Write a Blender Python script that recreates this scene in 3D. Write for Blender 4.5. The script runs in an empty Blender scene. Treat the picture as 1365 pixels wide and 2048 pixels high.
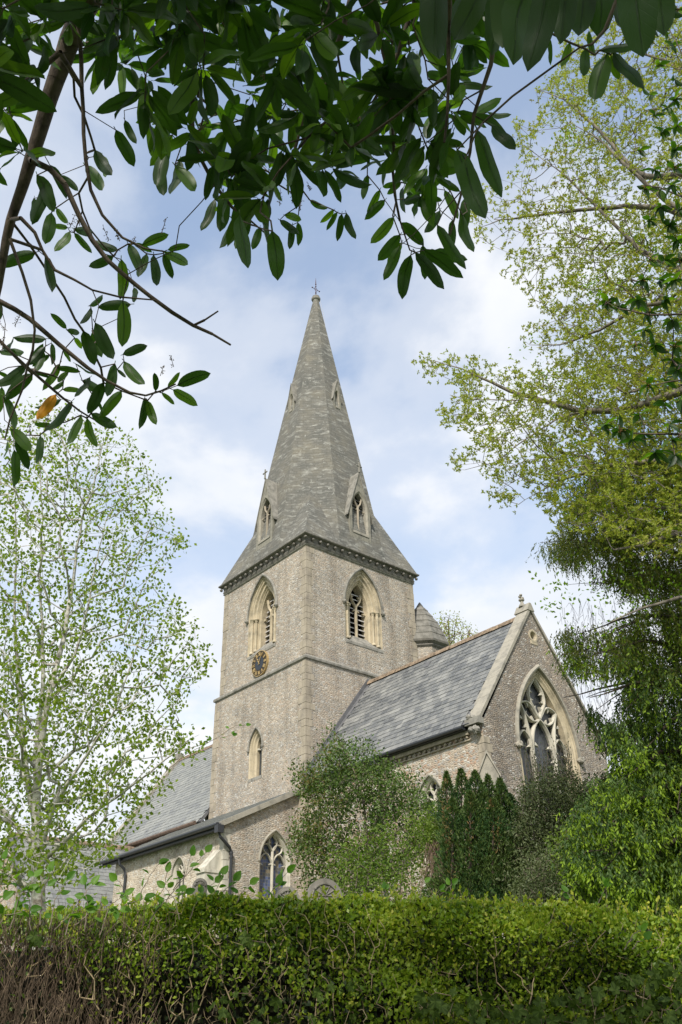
import bpy, bmesh, math, random
import numpy as np
from mathutils import Vector, Matrix
from mathutils.geometry import tessellate_polygon
random.seed(7)
RNG = np.random.default_rng(11)
SC = bpy.context.scene
COL = SC.collection
R = math.radians

# ------------------------------------------------------------ camera
CAM = np.array([26.807, -20.732, 1.5])
FPX, PW, PH = 1776.245, 1365.0, 2048.0
_p, _r, _y = R(31.283), R(-1.343), R(-49.652)
FW = np.array([math.sin(_y) * math.cos(_p), math.cos(_y) * math.cos(_p), math.sin(_p)])
_rt0 = np.array([math.cos(_y), -math.sin(_y), 0.0])
_up0 = np.cross(_rt0, FW)
RT = math.cos(_r) * _rt0 + math.sin(_r) * _up0
UP = -math.sin(_r) * _rt0 + math.cos(_r) * _up0
cd = bpy.data.cameras.new('camera')
cam = bpy.data.objects.new('camera', cd)
COL.objects.link(cam)
SC.camera = cam
cam.matrix_world = Matrix(((RT[0], UP[0], -FW[0], CAM[0]), (RT[1], UP[1], -FW[1], CAM[1]),
                           (RT[2], UP[2], -FW[2], CAM[2]), (0, 0, 0, 1)))
cd.sensor_fit = 'VERTICAL'
cd.sensor_height = 36.0
cd.lens = FPX / PH * 36.0
cd.clip_start = 0.05
cd.clip_end = 3000.0


def at(x, y, d):
    """a direction measured in the photograph, followed for d metres of depth -> a point of the place"""
    return CAM + d * (FW + (x - PW / 2) / FPX * RT - (y - PH / 2) / FPX * UP)


def atz(x, y, h):
    """the same, h metres away horizontally"""
    v = FW + (x - PW / 2) / FPX * RT - (y - PH / 2) / FPX * UP
    return CAM + v * h / math.hypot(v[0], v[1])


# ------------------------------------------------------------ sky, sun, exposure
SUN = Vector((0.54, -0.76, 0.90)).normalized()
world = bpy.data.worlds.new('World')
SC.world = world
world.use_nodes = True
nt = world.node_tree
nt.nodes.clear()


def N(t, kind, **kw):
    n = t.nodes.new(kind)
    for k, v in kw.items():
        if k.startswith('in_'):
            n.inputs[k[3:].replace('_', ' ')].default_value = v
        elif k.startswith('i') and k[1:].isdigit():
            n.inputs[int(k[1:])].default_value = v
        else:
            setattr(n, k, v)
    return n


def ramp(t, stops, interp='LINEAR'):
    n = t.nodes.new('ShaderNodeValToRGB')
    n.color_ramp.interpolation = interp
    e = n.color_ramp.elements
    while len(e) < len(stops):
        e.new(0.5)
    for i, (p, c) in enumerate(stops):
        e[i].position = p
        e[i].color = (c, c, c, 1) if isinstance(c, (int, float)) else (*c, 1)
    return n


def mixc(t, blend='MIX'):
    n = t.nodes.new('ShaderNodeMix')
    n.data_type = 'RGBA'
    n.blend_type = blend
    return n   # inputs 0 fac, 6 A, 7 B ; output 2


L = nt.links.new
wout = N(nt, 'ShaderNodeOutputWorld')
bg = N(nt, 'ShaderNodeBackground', in_Strength=0.11)
sky = N(nt, 'ShaderNodeTexSky', sky_type='NISHITA', sun_disc=False)
sky.sun_elevation = math.asin(SUN.z)
sky.sun_rotation = math.atan2(SUN.x, SUN.y)
sky.air_density = 1.0
sky.dust_density = 0.7
sky.ozone_density = 1.0
tc = N(nt, 'ShaderNodeTexCoord')
sep = N(nt, 'ShaderNodeSeparateXYZ')
L(tc.outputs['Generated'], sep.inputs[0])
zz = N(nt, 'ShaderNodeMath', operation='ADD', i1=0.22)
L(sep.outputs['Z'], zz.inputs[0])
zc = N(nt, 'ShaderNodeMath', operation='MAXIMUM', i1=0.08)
L(zz.outputs[0], zc.inputs[0])
dv = N(nt, 'ShaderNodeVectorMath', operation='SCALE')
inv = N(nt, 'ShaderNodeMath', operation='DIVIDE', i0=1.0)
L(zc.outputs[0], inv.inputs[1])
L(tc.outputs['Generated'], dv.inputs[0])
L(inv.outputs[0], dv.inputs['Scale'])
mp = N(nt, 'ShaderNodeMapping')
mp.inputs['Location'].default_value = (5.3, 2.2, 0.0)
mp.inputs['Rotation'].default_value = (0, 0, R(35))
L(dv.outputs[0], mp.inputs['Vector'])
n1 = N(nt, 'ShaderNodeTexNoise', in_Scale=2.1, in_Detail=8.0, in_Roughness=0.52, in_Distortion=0.12)
L(mp.outputs[0], n1.inputs['Vector'])
# more cloud towards the horizon
elev = N(nt, 'ShaderNodeMapRange', i1=0.10, i2=0.80, i3=0.16, i4=-0.07)
L(sep.outputs['Z'], elev.inputs[0])
ad = N(nt, 'ShaderNodeMath', operation='ADD')
L(n1.outputs['Fac'], ad.inputs[0])
L(elev.outputs[0], ad.inputs[1])
cr = ramp(nt, [(0.35, 0.26), (0.45, 0.58), (0.56, 0.98)], 'EASE')
L(ad.outputs[0], cr.inputs[0])
n2 = N(nt, 'ShaderNodeTexNoise', in_Scale=3.3, in_Detail=5.0, in_Roughness=0.5)
L(mp.outputs[0], n2.inputs['Vector'])
cc = ramp(nt, [(0.3, (3.85, 4.15, 4.6)), (0.58, (4.75, 4.82, 4.95))])
L(n2.outputs['Fac'], cc.inputs[0])
skm = mixc(nt, 'MULTIPLY')
skm.inputs[0].default_value = 1.0
skm.inputs[7].default_value = (0.98, 1.17, 1.24, 1)
L(sky.outputs[0], skm.inputs[6])
mx = mixc(nt)
L(cr.outputs[0], mx.inputs[0])
L(skm.outputs[2], mx.inputs[6])
L(cc.outputs[0], mx.inputs[7])
L(mx.outputs[2], bg.inputs['Color'])
L(bg.outputs[0], wout.inputs[0])

sl = bpy.data.lights.new('sun', 'SUN')
sl.energy = 2.6
sl.angle = R(4.0)
sl.color = (1.0, 0.94, 0.85)
so = bpy.data.objects.new('sun', sl)
COL.objects.link(so)
so.rotation_euler = SUN.to_track_quat('Z', 'Y').to_euler()
so.location = (40, -60, 70)
SC.view_settings.view_transform = 'Standard'
SC.view_settings.look = 'None'
SC.view_settings.gamma = 1.0
SC.view_settings.use_curve_mapping = False
SC.view_settings.exposure = 0.95


# ------------------------------------------------------------ materials
def new_mat(name):
    m = bpy.data.materials.new(name)
    m.use_nodes = True
    t = m.node_tree
    b = t.nodes['Principled BSDF']
    return m, t, b, t.links.new


def simple(name, col, rough=0.8, metal=0.0, spec=0.3, noise=0.0, nscale=8.0, bump=0.0, bscale=40.0):
    m, t, b, l = new_mat(name)
    b.inputs['Roughness'].default_value = rough
    b.inputs['Metallic'].default_value = metal
    b.inputs['Specular IOR Level'].default_value = spec
    b.inputs['Base Color'].default_value = (*col, 1)
    g = N(t, 'ShaderNodeNewGeometry')
    if noise:
        n = N(t, 'ShaderNodeTexNoise', in_Scale=nscale, in_Detail=5.0, in_Roughness=0.6)
        l(g.outputs['Position'], n.inputs['Vector'])
        r = ramp(t, [(0.3, tuple(c * (1 - noise) for c in col)), (0.7, tuple(min(1, c * (1 + noise)) for c in col))])
        l(n.outputs['Fac'], r.inputs[0])
        l(r.outputs[0], b.inputs['Base Color'])
    if bump:
        n = N(t, 'ShaderNodeTexNoise', in_Scale=bscale, in_Detail=4.0)
        l(g.outputs['Position'], n.inputs['Vector'])
        bp = N(t, 'ShaderNodeBump', in_Strength=bump, in_Distance=0.02)
        l(n.outputs['Fac'], bp.inputs['Height'])
        l(bp.outputs[0], b.inputs['Normal'])
    return m


def rubble(name, cols, mortar, su=7.0, sv=13.0, flecks=0.10, warm=0.0):
    """coursed rubble / flint wall: voronoi stones with mortar joints, uv in metres"""
    m, t, b, l = new_mat(name)
    b.inputs['Roughness'].default_value = 0.92
    b.inputs['Specular IOR Level'].default_value = 0.2
    uv = N(t, 'ShaderNodeTexCoord')
    nz = N(t, 'ShaderNodeTexNoise', in_Scale=4.0, in_Detail=2.0)
    l(uv.outputs['UV'], nz.inputs['Vector'])
    sub = N(t, 'ShaderNodeVectorMath', operation='SUBTRACT')
    sub.inputs[1].default_value = (0.5, 0.5, 0.5)
    l(nz.outputs['Color'], sub.inputs[0])
    sc = N(t, 'ShaderNodeVectorMath', operation='SCALE')
    sc.inputs['Scale'].default_value = 0.10
    l(sub.outputs[0], sc.inputs[0])
    av = N(t, 'ShaderNodeVectorMath', operation='ADD')
    l(uv.outputs['UV'], av.inputs[0])
    l(sc.outputs[0], av.inputs[1])
    mu = N(t, 'ShaderNodeVectorMath', operation='MULTIPLY')
    mu.inputs[1].default_value = (su, sv, 1)
    l(av.outputs[0], mu.inputs[0])
    v1 = N(t, 'ShaderNodeTexVoronoi', voronoi_dimensions='2D', feature='F1', in_Scale=1.0, in_Randomness=0.85)
    v2 = N(t, 'ShaderNodeTexVoronoi', voronoi_dimensions='2D', feature='DISTANCE_TO_EDGE', in_Scale=1.0, in_Randomness=0.85)
    l(mu.outputs[0], v1.inputs['Vector'])
    l(mu.outputs[0], v2.inputs['Vector'])
    sp = N(t, 'ShaderNodeSeparateColor')
    l(v1.outputs['Color'], sp.inputs[0])
    n = len(cols)
    r = ramp(t, [((i + 0.0) / n, c) for i, c in enumerate(cols)], 'CONSTANT')
    l(sp.outputs[0], r.inputs[0])
    # brightness jitter per stone
    br = N(t, 'ShaderNodeMapRange', i1=0.0, i2=1.0, i3=0.86, i4=1.14)
    l(sp.outputs[1], br.inputs[0])
    mj = mixc(t, 'MULTIPLY')
    mj.inputs[0].default_value = 1.0
    l(r.outputs[0], mj.inputs[6])
    l(br.outputs[0], mj.inputs[7])
    # pale flecks
    fl = N(t, 'ShaderNodeMath', operation='GREATER_THAN', i1=1.0 - flecks)
    l(sp.outputs[2], fl.inputs[0])
    mf = mixc(t)
    mf.inputs[7].default_value = (0.52, 0.50, 0.46, 1)
    l(fl.outputs[0], mf.inputs[0])
    l(mj.outputs[2], mf.inputs[6])
    # mortar
    ed = ramp(t, [(0.03, 0.0), (0.12, 1.0)])
    l(v2.outputs['Distance'], ed.inputs[0])
    mm = mixc(t)
    mm.inputs[6].default_value = (*mortar, 1)
    l(ed.outputs[0], mm.inputs[0])
    l(mf.outputs[2], mm.inputs[7])
    # large weathering
    g = N(t, 'ShaderNodeNewGeometry')
    nl = N(t, 'ShaderNodeTexNoise', in_Scale=0.55, in_Detail=6.0, in_Roughness=0.62)
    l(g.outputs['Position'], nl.inputs['Vector'])
    rl = ramp(t, [(0.30, (0.76, 0.77, 0.78)), (0.5, (0.98, 0.97, 0.95)), (0.72, (1.14, 1.09, 1.03))])
    l(nl.outputs['Fac'], rl.inputs[0])
    ml = mixc(t, 'MULTIPLY')
    ml.inputs[0].default_value = 1.0
    l(mm.outputs[2], ml.inputs[6])
    l(rl.outputs[0], ml.inputs[7])
    # vertical run-off staining
    ms = N(t, 'ShaderNodeVectorMath', operation='MULTIPLY')
    ms.inputs[1].default_value = (1.6, 0.16, 1)
    l(uv.outputs['UV'], ms.inputs[0])
    ns = N(t, 'ShaderNodeTexNoise', in_Scale=1.0, in_Detail=5.0, in_Roughness=0.6)
    l(ms.outputs[0], ns.inputs['Vector'])
    rs = ramp(t, [(0.36, (0.70, 0.69, 0.68)), (0.52, (1, 1, 1))])
    l(ns.outputs['Fac'], rs.inputs[0])
    m2 = mixc(t, 'MULTIPLY')
    m2.inputs[0].default_value = 0.75
    l(ml.outputs[2], m2.inputs[6])
    l(rs.outputs[0], m2.inputs[7])
    l(m2.outputs[2], b.inputs['Base Color'])
    bp = N(t, 'ShaderNodeBump', in_Strength=0.9, in_Distance=0.035)
    l(v2.outputs['Distance'], bp.inputs['Height'])
    l(bp.outputs[0], b.inputs['Normal'])
    return m


def weathered(name, col, dark, rough=0.85, scale=2.5, streak=True, bump=0.25):
    """dressed limestone: pale stone, grey lichen and run-off streaks"""
    m, t, b, l = new_mat(name)
    b.inputs['Roughness'].default_value = rough
    b.inputs['Specular IOR Level'].default_value = 0.2
    g = N(t, 'ShaderNodeNewGeometry')
    n = N(t, 'ShaderNodeTexNoise', in_Scale=scale, in_Detail=8.0, in_Roughness=0.65)
    l(g.outputs['Position'], n.inputs['Vector'])
    r = ramp(t, [(0.30, dark), (0.52, col), (0.8, tuple(min(0.8, c * 1.15) for c in col))])
    l(n.outputs['Fac'], r.inputs[0])
    out = r.outputs[0]
    if streak:
        ms = N(t, 'ShaderNodeVectorMath', operation='MULTIPLY')
        ms.inputs[1].default_value = (7, 7, 0.7)
        l(g.outputs['Position'], ms.inputs[0])
        ns = N(t, 'ShaderNodeTexNoise', in_Scale=1.0, in_Detail=4.0)
        l(ms.outputs[0], ns.inputs['Vector'])
        rs = ramp(t, [(0.35, (0.72, 0.72, 0.70)), (0.55, (1, 1, 1))])
        l(ns.outputs['Fac'], rs.inputs[0])
        mm = mixc(t, 'MULTIPLY')
        mm.inputs[0].default_value = 0.8
        l(out, mm.inputs[6])
        l(rs.outputs[0], mm.inputs[7])
        out = mm.outputs[2]
    l(out, b.inputs['Base Color'])
    n3 = N(t, 'ShaderNodeTexNoise', in_Scale=30.0, in_Detail=4.0)
    l(g.outputs['Position'], n3.inputs['Vector'])
    bp = N(t, 'ShaderNodeBump', in_Strength=bump, in_Distance=0.02)
    l(n3.outputs['Fac'], bp.inputs['Height'])
    l(bp.outputs[0], b.inputs['Normal'])
    return m


def spire_mat():
    m, t, b, l = new_mat('spire_stone')
    b.inputs['Roughness'].default_value = 0.9
    b.inputs['Specular IOR Level'].default_value = 0.2
    uv = N(t, 'ShaderNodeTexCoord')
    # courses of small blocks
    bk = N(t, 'ShaderNodeTexBrick', in_Scale=1.0)
    bk.inputs['Brick Width'].default_value = 0.42
    bk.inputs['Row Height'].default_value = 0.17
    bk.inputs['Mortar Size'].default_value = 0.012
    bk.inputs['Color1'].default_value = (0.142, 0.138, 0.124, 1)
    bk.inputs['Color2'].default_value = (0.165, 0.158, 0.140, 1)
    bk.inputs['Mortar'].default_value = (0.12, 0.115, 0.10, 1)
    bk.inputs['Bias'].default_value = -0.1
    nz = N(t, 'ShaderNodeTexNoise', in_Scale=1.4, in_Detail=3.0)
    l(uv.outputs['UV'], nz.inputs['Vector'])
    sc = N(t, 'ShaderNodeVectorMath', operation='SCALE')
    sc.inputs['Scale'].default_value = 0.34
    l(nz.outputs['Color'], sc.inputs[0])
    av = N(t, 'ShaderNodeVectorMath', operation='ADD')
    l(uv.outputs['UV'], av.inputs[0])
    l(sc.outputs[0], av.inputs[1])
    l(av.outputs[0], bk.inputs['Vector'])
    g = N(t, 'ShaderNodeNewGeometry')
    # broad grey-brown weathering
    n = N(t, 'ShaderNodeTexNoise', in_Scale=0.8, in_Detail=7.0, in_Roughness=0.65)
    l(g.outputs['Position'], n.inputs['Vector'])
    r = ramp(t, [(0.34, (0.76, 0.79, 0.80)), (0.5, (0.98, 0.98, 0.96)), (0.66, (1.20, 1.16, 1.05))])
    l(n.outputs['Fac'], r.inputs[0])
    m1 = mixc(t, 'MULTIPLY')
    m1.inputs[0].default_value = 1.0
    l(bk.outputs['Color'], m1.inputs[6])
    l(r.outputs[0], m1.inputs[7])
    # pale lichen drawn out along the courses
    mu = N(t, 'ShaderNodeVectorMath', operation='MULTIPLY')
    mu.inputs[1].default_value = (1.7, 4.6, 1)
    l(av.outputs[0], mu.inputs[0])
    n2 = N(t, 'ShaderNodeTexNoise', in_Scale=1.0, in_Detail=8.0, in_Roughness=0.72)
    l(mu.outputs[0], n2.inputs['Vector'])
    r2 = ramp(t, [(0.52, 0.0), (0.68, 0.80)])
    l(n2.outputs['Fac'], r2.inputs[0])
    m2 = mixc(t)
    m2.inputs[7].default_value = (0.38, 0.375, 0.335, 1)
    l(r2.outputs[0], m2.inputs[0])
    l(m1.outputs[2], m2.inputs[6])
    # small white lichen spots
    v = N(t, 'ShaderNodeTexNoise', in_Scale=5.5, in_Detail=6.0, in_Roughness=0.7)
    l(g.outputs['Position'], v.inputs['Vector'])
    r3 = ramp(t, [(0.62, 0.0), (0.70, 0.8)])
    l(v.outputs['Fac'], r3.inputs[0])
    m3 = mixc(t)
    m3.inputs[7].default_value = (0.50, 0.50, 0.46, 1)
    l(r3.outputs[0], m3.inputs[0])
    l(m2.outputs[2], m3.inputs[6])
    l(m3.outputs[2], b.inputs['Base Color'])
    bp = N(t, 'ShaderNodeBump', in_Strength=0.5, in_Distance=0.03)
    l(bk.outputs['Fac'], bp.inputs['Height'])
    bp.invert = True
    l(bp.outputs[0], b.inputs['Normal'])
    return m


def slate_mat(name, cols, lichen=0.5, rough=0.55):
    """colour changes from slate to slate (object and island random), lichen on top"""
    m, t, b, l = new_mat(name)
    b.inputs['Roughness'].default_value = rough
    b.inputs['Specular IOR Level'].default_value = 0.4
    g = N(t, 'ShaderNodeNewGeometry')
    oi = N(t, 'ShaderNodeObjectInfo')
    a = N(t, 'ShaderNodeMath', operation='ADD')
    l(g.outputs['Random Per Island'], a.inputs[0])
    l(oi.outputs['Random'], a.inputs[1])
    # patches of like slates
    nl = N(t, 'ShaderNodeTexNoise', in_Scale=0.9, in_Detail=3.0)
    l(g.outputs['Position'], nl.inputs['Vector'])
    fr = N(t, 'ShaderNodeMath', operation='FRACT')
    l(a.outputs[0], fr.inputs[0])
    mxx = N(t, 'ShaderNodeMath', operation='MULTIPLY', i1=0.55)
    l(fr.outputs[0], mxx.inputs[0])
    ms = N(t, 'ShaderNodeMapRange', i1=0.35, i2=0.65, i3=0.0, i4=0.45)
    l(nl.outputs['Fac'], ms.inputs[0])
    s = N(t, 'ShaderNodeMath', operation='ADD')
    l(mxx.outputs[0], s.inputs[0])
    l(ms.outputs[0], s.inputs[1])
    r = ramp(t, [((i + 0.5) / len(cols), c) for i, c in enumerate(cols)])
    l(s.outputs[0], r.inputs[0])
    n = N(t, 'ShaderNodeTexNoise', in_Scale=6.0, in_Detail=7.0, in_Roughness=0.7)
    l(g.outputs['Position'], n.inputs['Vector'])
    r2 = ramp(t, [(0.50, 0.0), (0.68, lichen)])
    l(n.outputs['Fac'], r2.inputs[0])
    m2 = mixc(t)
    m2.inputs[7].default_value = (0.34, 0.34, 0.30, 1)
    l(r2.outputs[0], m2.inputs[0])
    l(r.outputs[0], m2.inputs[6])
    l(m2.outputs[2], b.inputs['Base Color'])
    return m


def leaf_mat(name, cols, trans=0.35, rough=0.5, spec=0.25, tcol=None, patch=0.0, back=None, veins=False):
    """leaf: colour from leaf to leaf, light let through"""
    m, t, b, l = new_mat(name)
    b.inputs['Roughness'].default_value = rough
    b.inputs['Specular IOR Level'].default_value = spec
    g = N(t, 'ShaderNodeNewGeometry')
    oi = N(t, 'ShaderNodeObjectInfo')
    a = N(t, 'ShaderNodeMath', operation='ADD')
    l(g.outputs['Random Per Island'], a.inputs[0])
    l(oi.outputs['Random'], a.inputs[1])
    fr = N(t, 'ShaderNodeMath', operation='FRACT')
    l(a.outputs[0], fr.inputs[0])
    src = fr.outputs[0]
    if patch:
        nl = N(t, 'ShaderNodeTexNoise', in_Scale=patch, in_Detail=3.0)
        l(g.outputs['Position'], nl.inputs['Vector'])
        ms = N(t, 'ShaderNodeMapRange', i1=0.3, i2=0.7, i3=0.0, i4=1.0)
        l(nl.outputs['Fac'], ms.inputs[0])
        mm = N(t, 'ShaderNodeMix', i0=0.55)
        mm.data_type = 'FLOAT'
        l(fr.outputs[0], mm.inputs[2])
        l(ms.outputs[0], mm.inputs[3])
        src = mm.outputs[0]
    r = ramp(t, [((i + 0.5) / len(cols), c) for i, c in enumerate(cols)])
    l(src, r.inputs[0])
    colout = r.outputs[0]
    if veins:
        tcv = N(t, 'ShaderNodeTexCoord')
        sx = N(t, 'ShaderNodeSeparateXYZ')
        l(tcv.outputs['Generated'], sx.inputs[0])
        dx = N(t, 'ShaderNodeMath', operation='SUBTRACT', i1=0.5)
        l(sx.outputs[0], dx.inputs[0])
        ax_ = N(t, 'ShaderNodeMath', operation='ABSOLUTE')
        l(dx.outputs[0], ax_.inputs[0])
        ph = N(t, 'ShaderNodeMath', operation='MULTIPLY_ADD', i1=-26.0)
        l(ax_.outputs[0], ph.inputs[0])
        yy_ = N(t, 'ShaderNodeMath', operation='MULTIPLY', i1=58.0)
        l(sx.outputs[1], yy_.inputs[0])
        l(yy_.outputs[0], ph.inputs[2])
        si = N(t, 'ShaderNodeMath', operation='SINE')
        l(ph.outputs[0], si.inputs[0])
        vr = ramp(t, [(0.86, 0.0), (1.0, 0.22)])
        l(si.outputs[0], vr.inputs[0])
        mr = ramp(t, [(0.012, 0.9), (0.035, 0.0)])
        l(ax_.outputs[0], mr.inputs[0])
        vm = N(t, 'ShaderNodeMath', operation='MAXIMUM')
        l(vr.outputs[0], vm.inputs[0])
        l(mr.outputs[0], vm.inputs[1])
        mv = mixc(t)
        mv.inputs[7].default_value = (0.06, 0.10, 0.032, 1)
        l(vm.outputs[0], mv.inputs[0])
        l(colout, mv.inputs[6])
        colout = mv.outputs[2]
        nb_ = N(t, 'ShaderNodeTexNoise', in_Scale=55.0, in_Detail=2.0)
        l(g.outputs['Position'], nb_.inputs['Vector'])
        br_ = ramp(t, [(0.66, 0.0), (0.74, 0.6)])
        l(nb_.outputs['Fac'], br_.inputs[0])
        ms_ = mixc(t)
        ms_.inputs[7].default_value = (0.05, 0.035, 0.012, 1)
        l(br_.outputs[0], ms_.inputs[0])
        l(colout, ms_.inputs[6])
        colout = ms_.outputs[2]
        bpv = N(t, 'ShaderNodeBump', in_Strength=0.35, in_Distance=0.002)
        l(vm.outputs[0], bpv.inputs['Height'])
        l(bpv.outputs[0], b.inputs['Normal'])
    if back:
        mb = mixc(t)
        mb.inputs[7].default_value = (*back, 1)
        bf = N(t, 'ShaderNodeMath', operation='MULTIPLY', i1=0.8)
        l(g.outputs['Backfacing'], bf.inputs[0])
        l(bf.outputs[0], mb.inputs[0])
        l(colout, mb.inputs[6])
        colout = mb.outputs[2]
    l(colout, b.inputs['Base Color'])
    tr = N(t, 'ShaderNodeBsdfTranslucent')
    mt = mixc(t, 'MULTIPLY')
    mt.inputs[0].default_value = 1.0
    tcol = tcol or (2.0, 2.1, 0.7)
    mt.inputs[7].default_value = (*tcol, 1)
    l(r.outputs[0], mt.inputs[6])
    l(mt.outputs[2], tr.inputs['Color'])
    ms = N(t, 'ShaderNodeMixShader', i0=trans)
    l(b.outputs[0], ms.inputs[1])
    l(tr.outputs[0], ms.inputs[2])
    l(ms.outputs[0], t.nodes['Material Output'].inputs['Surface'])
    return m


def bark_mat(name, col, dark, scale=14.0, stretch=(1, 1, 0.25), bump=0.6, spec=0.2):
    m, t, b, l = new_mat(name)
    b.inputs['Roughness'].default_value = 0.85
    b.inputs['Specular IOR Level'].default_value = spec
    g = N(t, 'ShaderNodeNewGeometry')
    mu = N(t, 'ShaderNodeVectorMath', operation='MULTIPLY')
    mu.inputs[1].default_value = stretch
    l(g.outputs['Position'], mu.inputs[0])
    n = N(t, 'ShaderNodeTexNoise', in_Scale=scale, in_Detail=6.0, in_Roughness=0.65)
    l(mu.outputs[0], n.inputs['Vector'])
    r = ramp(t, [(0.36, dark), (0.56, col)])
    l(n.outputs['Fac'], r.inputs[0])
    l(r.outputs[0], b.inputs['Base Color'])
    bp = N(t, 'ShaderNodeBump', in_Strength=bump, in_Distance=0.01)
    l(n.outputs['Fac'], bp.inputs['Height'])
    l(bp.outputs[0], b.inputs['Normal'])
    return m


M = {}
M['tower'] = rubble('tower_rubble', [(0.37, 0.315, 0.255), (0.42, 0.37, 0.305), (0.32, 0.285, 0.24), (0.46, 0.41, 0.34), (0.385, 0.36, 0.325), (0.41, 0.335, 0.265), (0.345, 0.32, 0.285)], (0.41, 0.37, 0.31), 8.0, 19.0, 0.08)
M['flank'] = rubble('chancel_rubble', [(0.37, 0.29, 0.225), (0.42, 0.36, 0.29), (0.35, 0.31, 0.265), (0.45, 0.40, 0.335), (0.38, 0.26, 0.19), (0.42, 0.345, 0.27), (0.36, 0.34, 0.32)], (0.43, 0.375, 0.30), 8.0, 14.0, 0.12)
M['aisle'] = rubble('pale_aisle_rubble', [(0.44, 0.38, 0.30), (0.50, 0.45, 0.37), (0.42, 0.37, 0.30), (0.54, 0.50, 0.42), (0.40, 0.34, 0.27), (0.50, 0.44, 0.36)], (0.52, 0.47, 0.38), 8.0, 13.0, 0.14)
M['turret'] = weathered('turret_roof_stone', (0.20, 0.19, 0.165), (0.12, 0.115, 0.10), scale=4.0)
M['lucarne'] = weathered('lucarne_stone', (0.26, 0.245, 0.20), (0.15, 0.145, 0.125), scale=3.0)
M['gable'] = rubble('gable_flint', [(0.27, 0.23, 0.19), (0.34, 0.295, 0.245), (0.24, 0.21, 0.185), (0.38, 0.335, 0.28), (0.295, 0.27, 0.245), (0.33, 0.27, 0.215)], (0.27, 0.235, 0.195), 10.0, 17.0, 0.07)
M['lime'] = weathered('dressed_limestone', (0.50, 0.425, 0.30), (0.29, 0.255, 0.19))
M['lime_white'] = weathered('pale_limestone', (0.54, 0.505, 0.42), (0.37, 0.35, 0.295))
M['quoin'] = weathered('quoin_stone', (0.38, 0.33, 0.255), (0.24, 0.21, 0.175), scale=1.6)
M['grey'] = weathered('weathered_grey_stone', (0.28, 0.265, 0.23), (0.14, 0.135, 0.12), scale=4.0)
M['coping'] = weathered('coping_stone', (0.33, 0.305, 0.25), (0.19, 0.18, 0.155), scale=3.5, streak=False)
M['darkstone'] = weathered('darkened_cornice_stone', (0.20, 0.185, 0.16), (0.10, 0.095, 0.085), scale=5.0)
M['spire'] = spire_mat()
M['slate'] = slate_mat('roof_slate', [(0.095, 0.10, 0.105), (0.13, 0.135, 0.138), (0.165, 0.168, 0.165), (0.205, 0.205, 0.197), (0.26, 0.26, 0.245)], 0.5)
M['slate_grey'] = slate_mat('nave_slate', [(0.16, 0.165, 0.165), (0.195, 0.20, 0.19), (0.225, 0.23, 0.215), (0.26, 0.26, 0.24)], 0.5)
M['ridge'] = simple('clay_ridge_tile', (0.22, 0.165, 0.115), 0.9, noise=0.6, nscale=7.0, bump=0.4)
M['lead'] = simple('lead_flashing', (0.13, 0.13, 0.135), 0.6, noise=0.3, nscale=3.0)
M['black'] = simple('black_cast_iron', (0.03, 0.032, 0.036), 0.45, spec=0.5)
M['louvre'] = simple('weathered_louvre', (0.44, 0.42, 0.40), 0.8, noise=0.3, nscale=6.0)
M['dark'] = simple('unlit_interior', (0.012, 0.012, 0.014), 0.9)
M['glass'] = simple('leaded_glass', (0.045, 0.05, 0.055), 0.32, spec=0.6, noise=0.5, nscale=9.0, bump=0.6, bscale=14.0)
M['wood'] = simple('brown_timber', (0.11, 0.075, 0.055), 0.8, noise=0.35, nscale=6.0)
M['gold'] = simple('gilding', (0.46, 0.33, 0.15), 0.5, metal=0.25, noise=0.25, nscale=14.0)
M['dial'] = simple('dark_brown_dial', (0.055, 0.04, 0.022), 0.6)
M['dialblue'] = simple('slate_blue_dial', (0.035, 0.042, 0.055), 0.6)
M['iron'] = simple('rusty_iron', (0.10, 0.045, 0.04), 0.7)


def stained():
    m, t, b, l = new_mat('blue_leaded_glass')
    b.inputs['Roughness'].default_value = 0.3
    uv = N(t, 'ShaderNodeNewGeometry')
    mu = N(t, 'ShaderNodeVectorMath', operation='MULTIPLY')
    mu.inputs[1].default_value = (1, 9, 9)
    l(uv.outputs['Position'], mu.inputs[0])
    v = N(t, 'ShaderNodeTexVoronoi', in_Scale=1.0, in_Randomness=0.2)
    l(mu.outputs[0], v.inputs['Vector'])
    sp = N(t, 'ShaderNodeSeparateColor')
    l(v.outputs['Color'], sp.inputs[0])
    r = ramp(t, [(0.0, (0.05, 0.07, 0.13)), (0.4, (0.09, 0.12, 0.24)), (0.75, (0.10, 0.10, 0.10)), (0.9, (0.19, 0.16, 0.11))], 'CONSTANT')
    l(sp.outputs[0], r.inputs[0])
    v2 = N(t, 'ShaderNodeTexVoronoi', feature='DISTANCE_TO_EDGE', in_Scale=1.0, in_Randomness=0.2)
    l(mu.outputs[0], v2.inputs['Vector'])
    e = ramp(t, [(0.03, 0.0), (0.07, 1.0)])
    l(v2.outputs['Distance'], e.inputs[0])
    mm = mixc(t)
    mm.inputs[6].default_value = (0.20, 0.20, 0.17, 1)
    l(e.outputs[0], mm.inputs[0])
    l(r.outputs[0], mm.inputs[7])
    l(mm.outputs[2], b.inputs['Base Color'])
    return m


M['stained'] = stained()


# ------------------------------------------------------------ object helpers
def thing(name, label, cat, loc=(0, 0, 0), group=None):
    o = bpy.data.objects.new(name, None)
    o.empty_display_size = 0.3
    COL.objects.link(o)
    o.location = loc
    o['label'] = label
    o['category'] = cat
    if group:
        o['group'] = group
    return o


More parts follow.
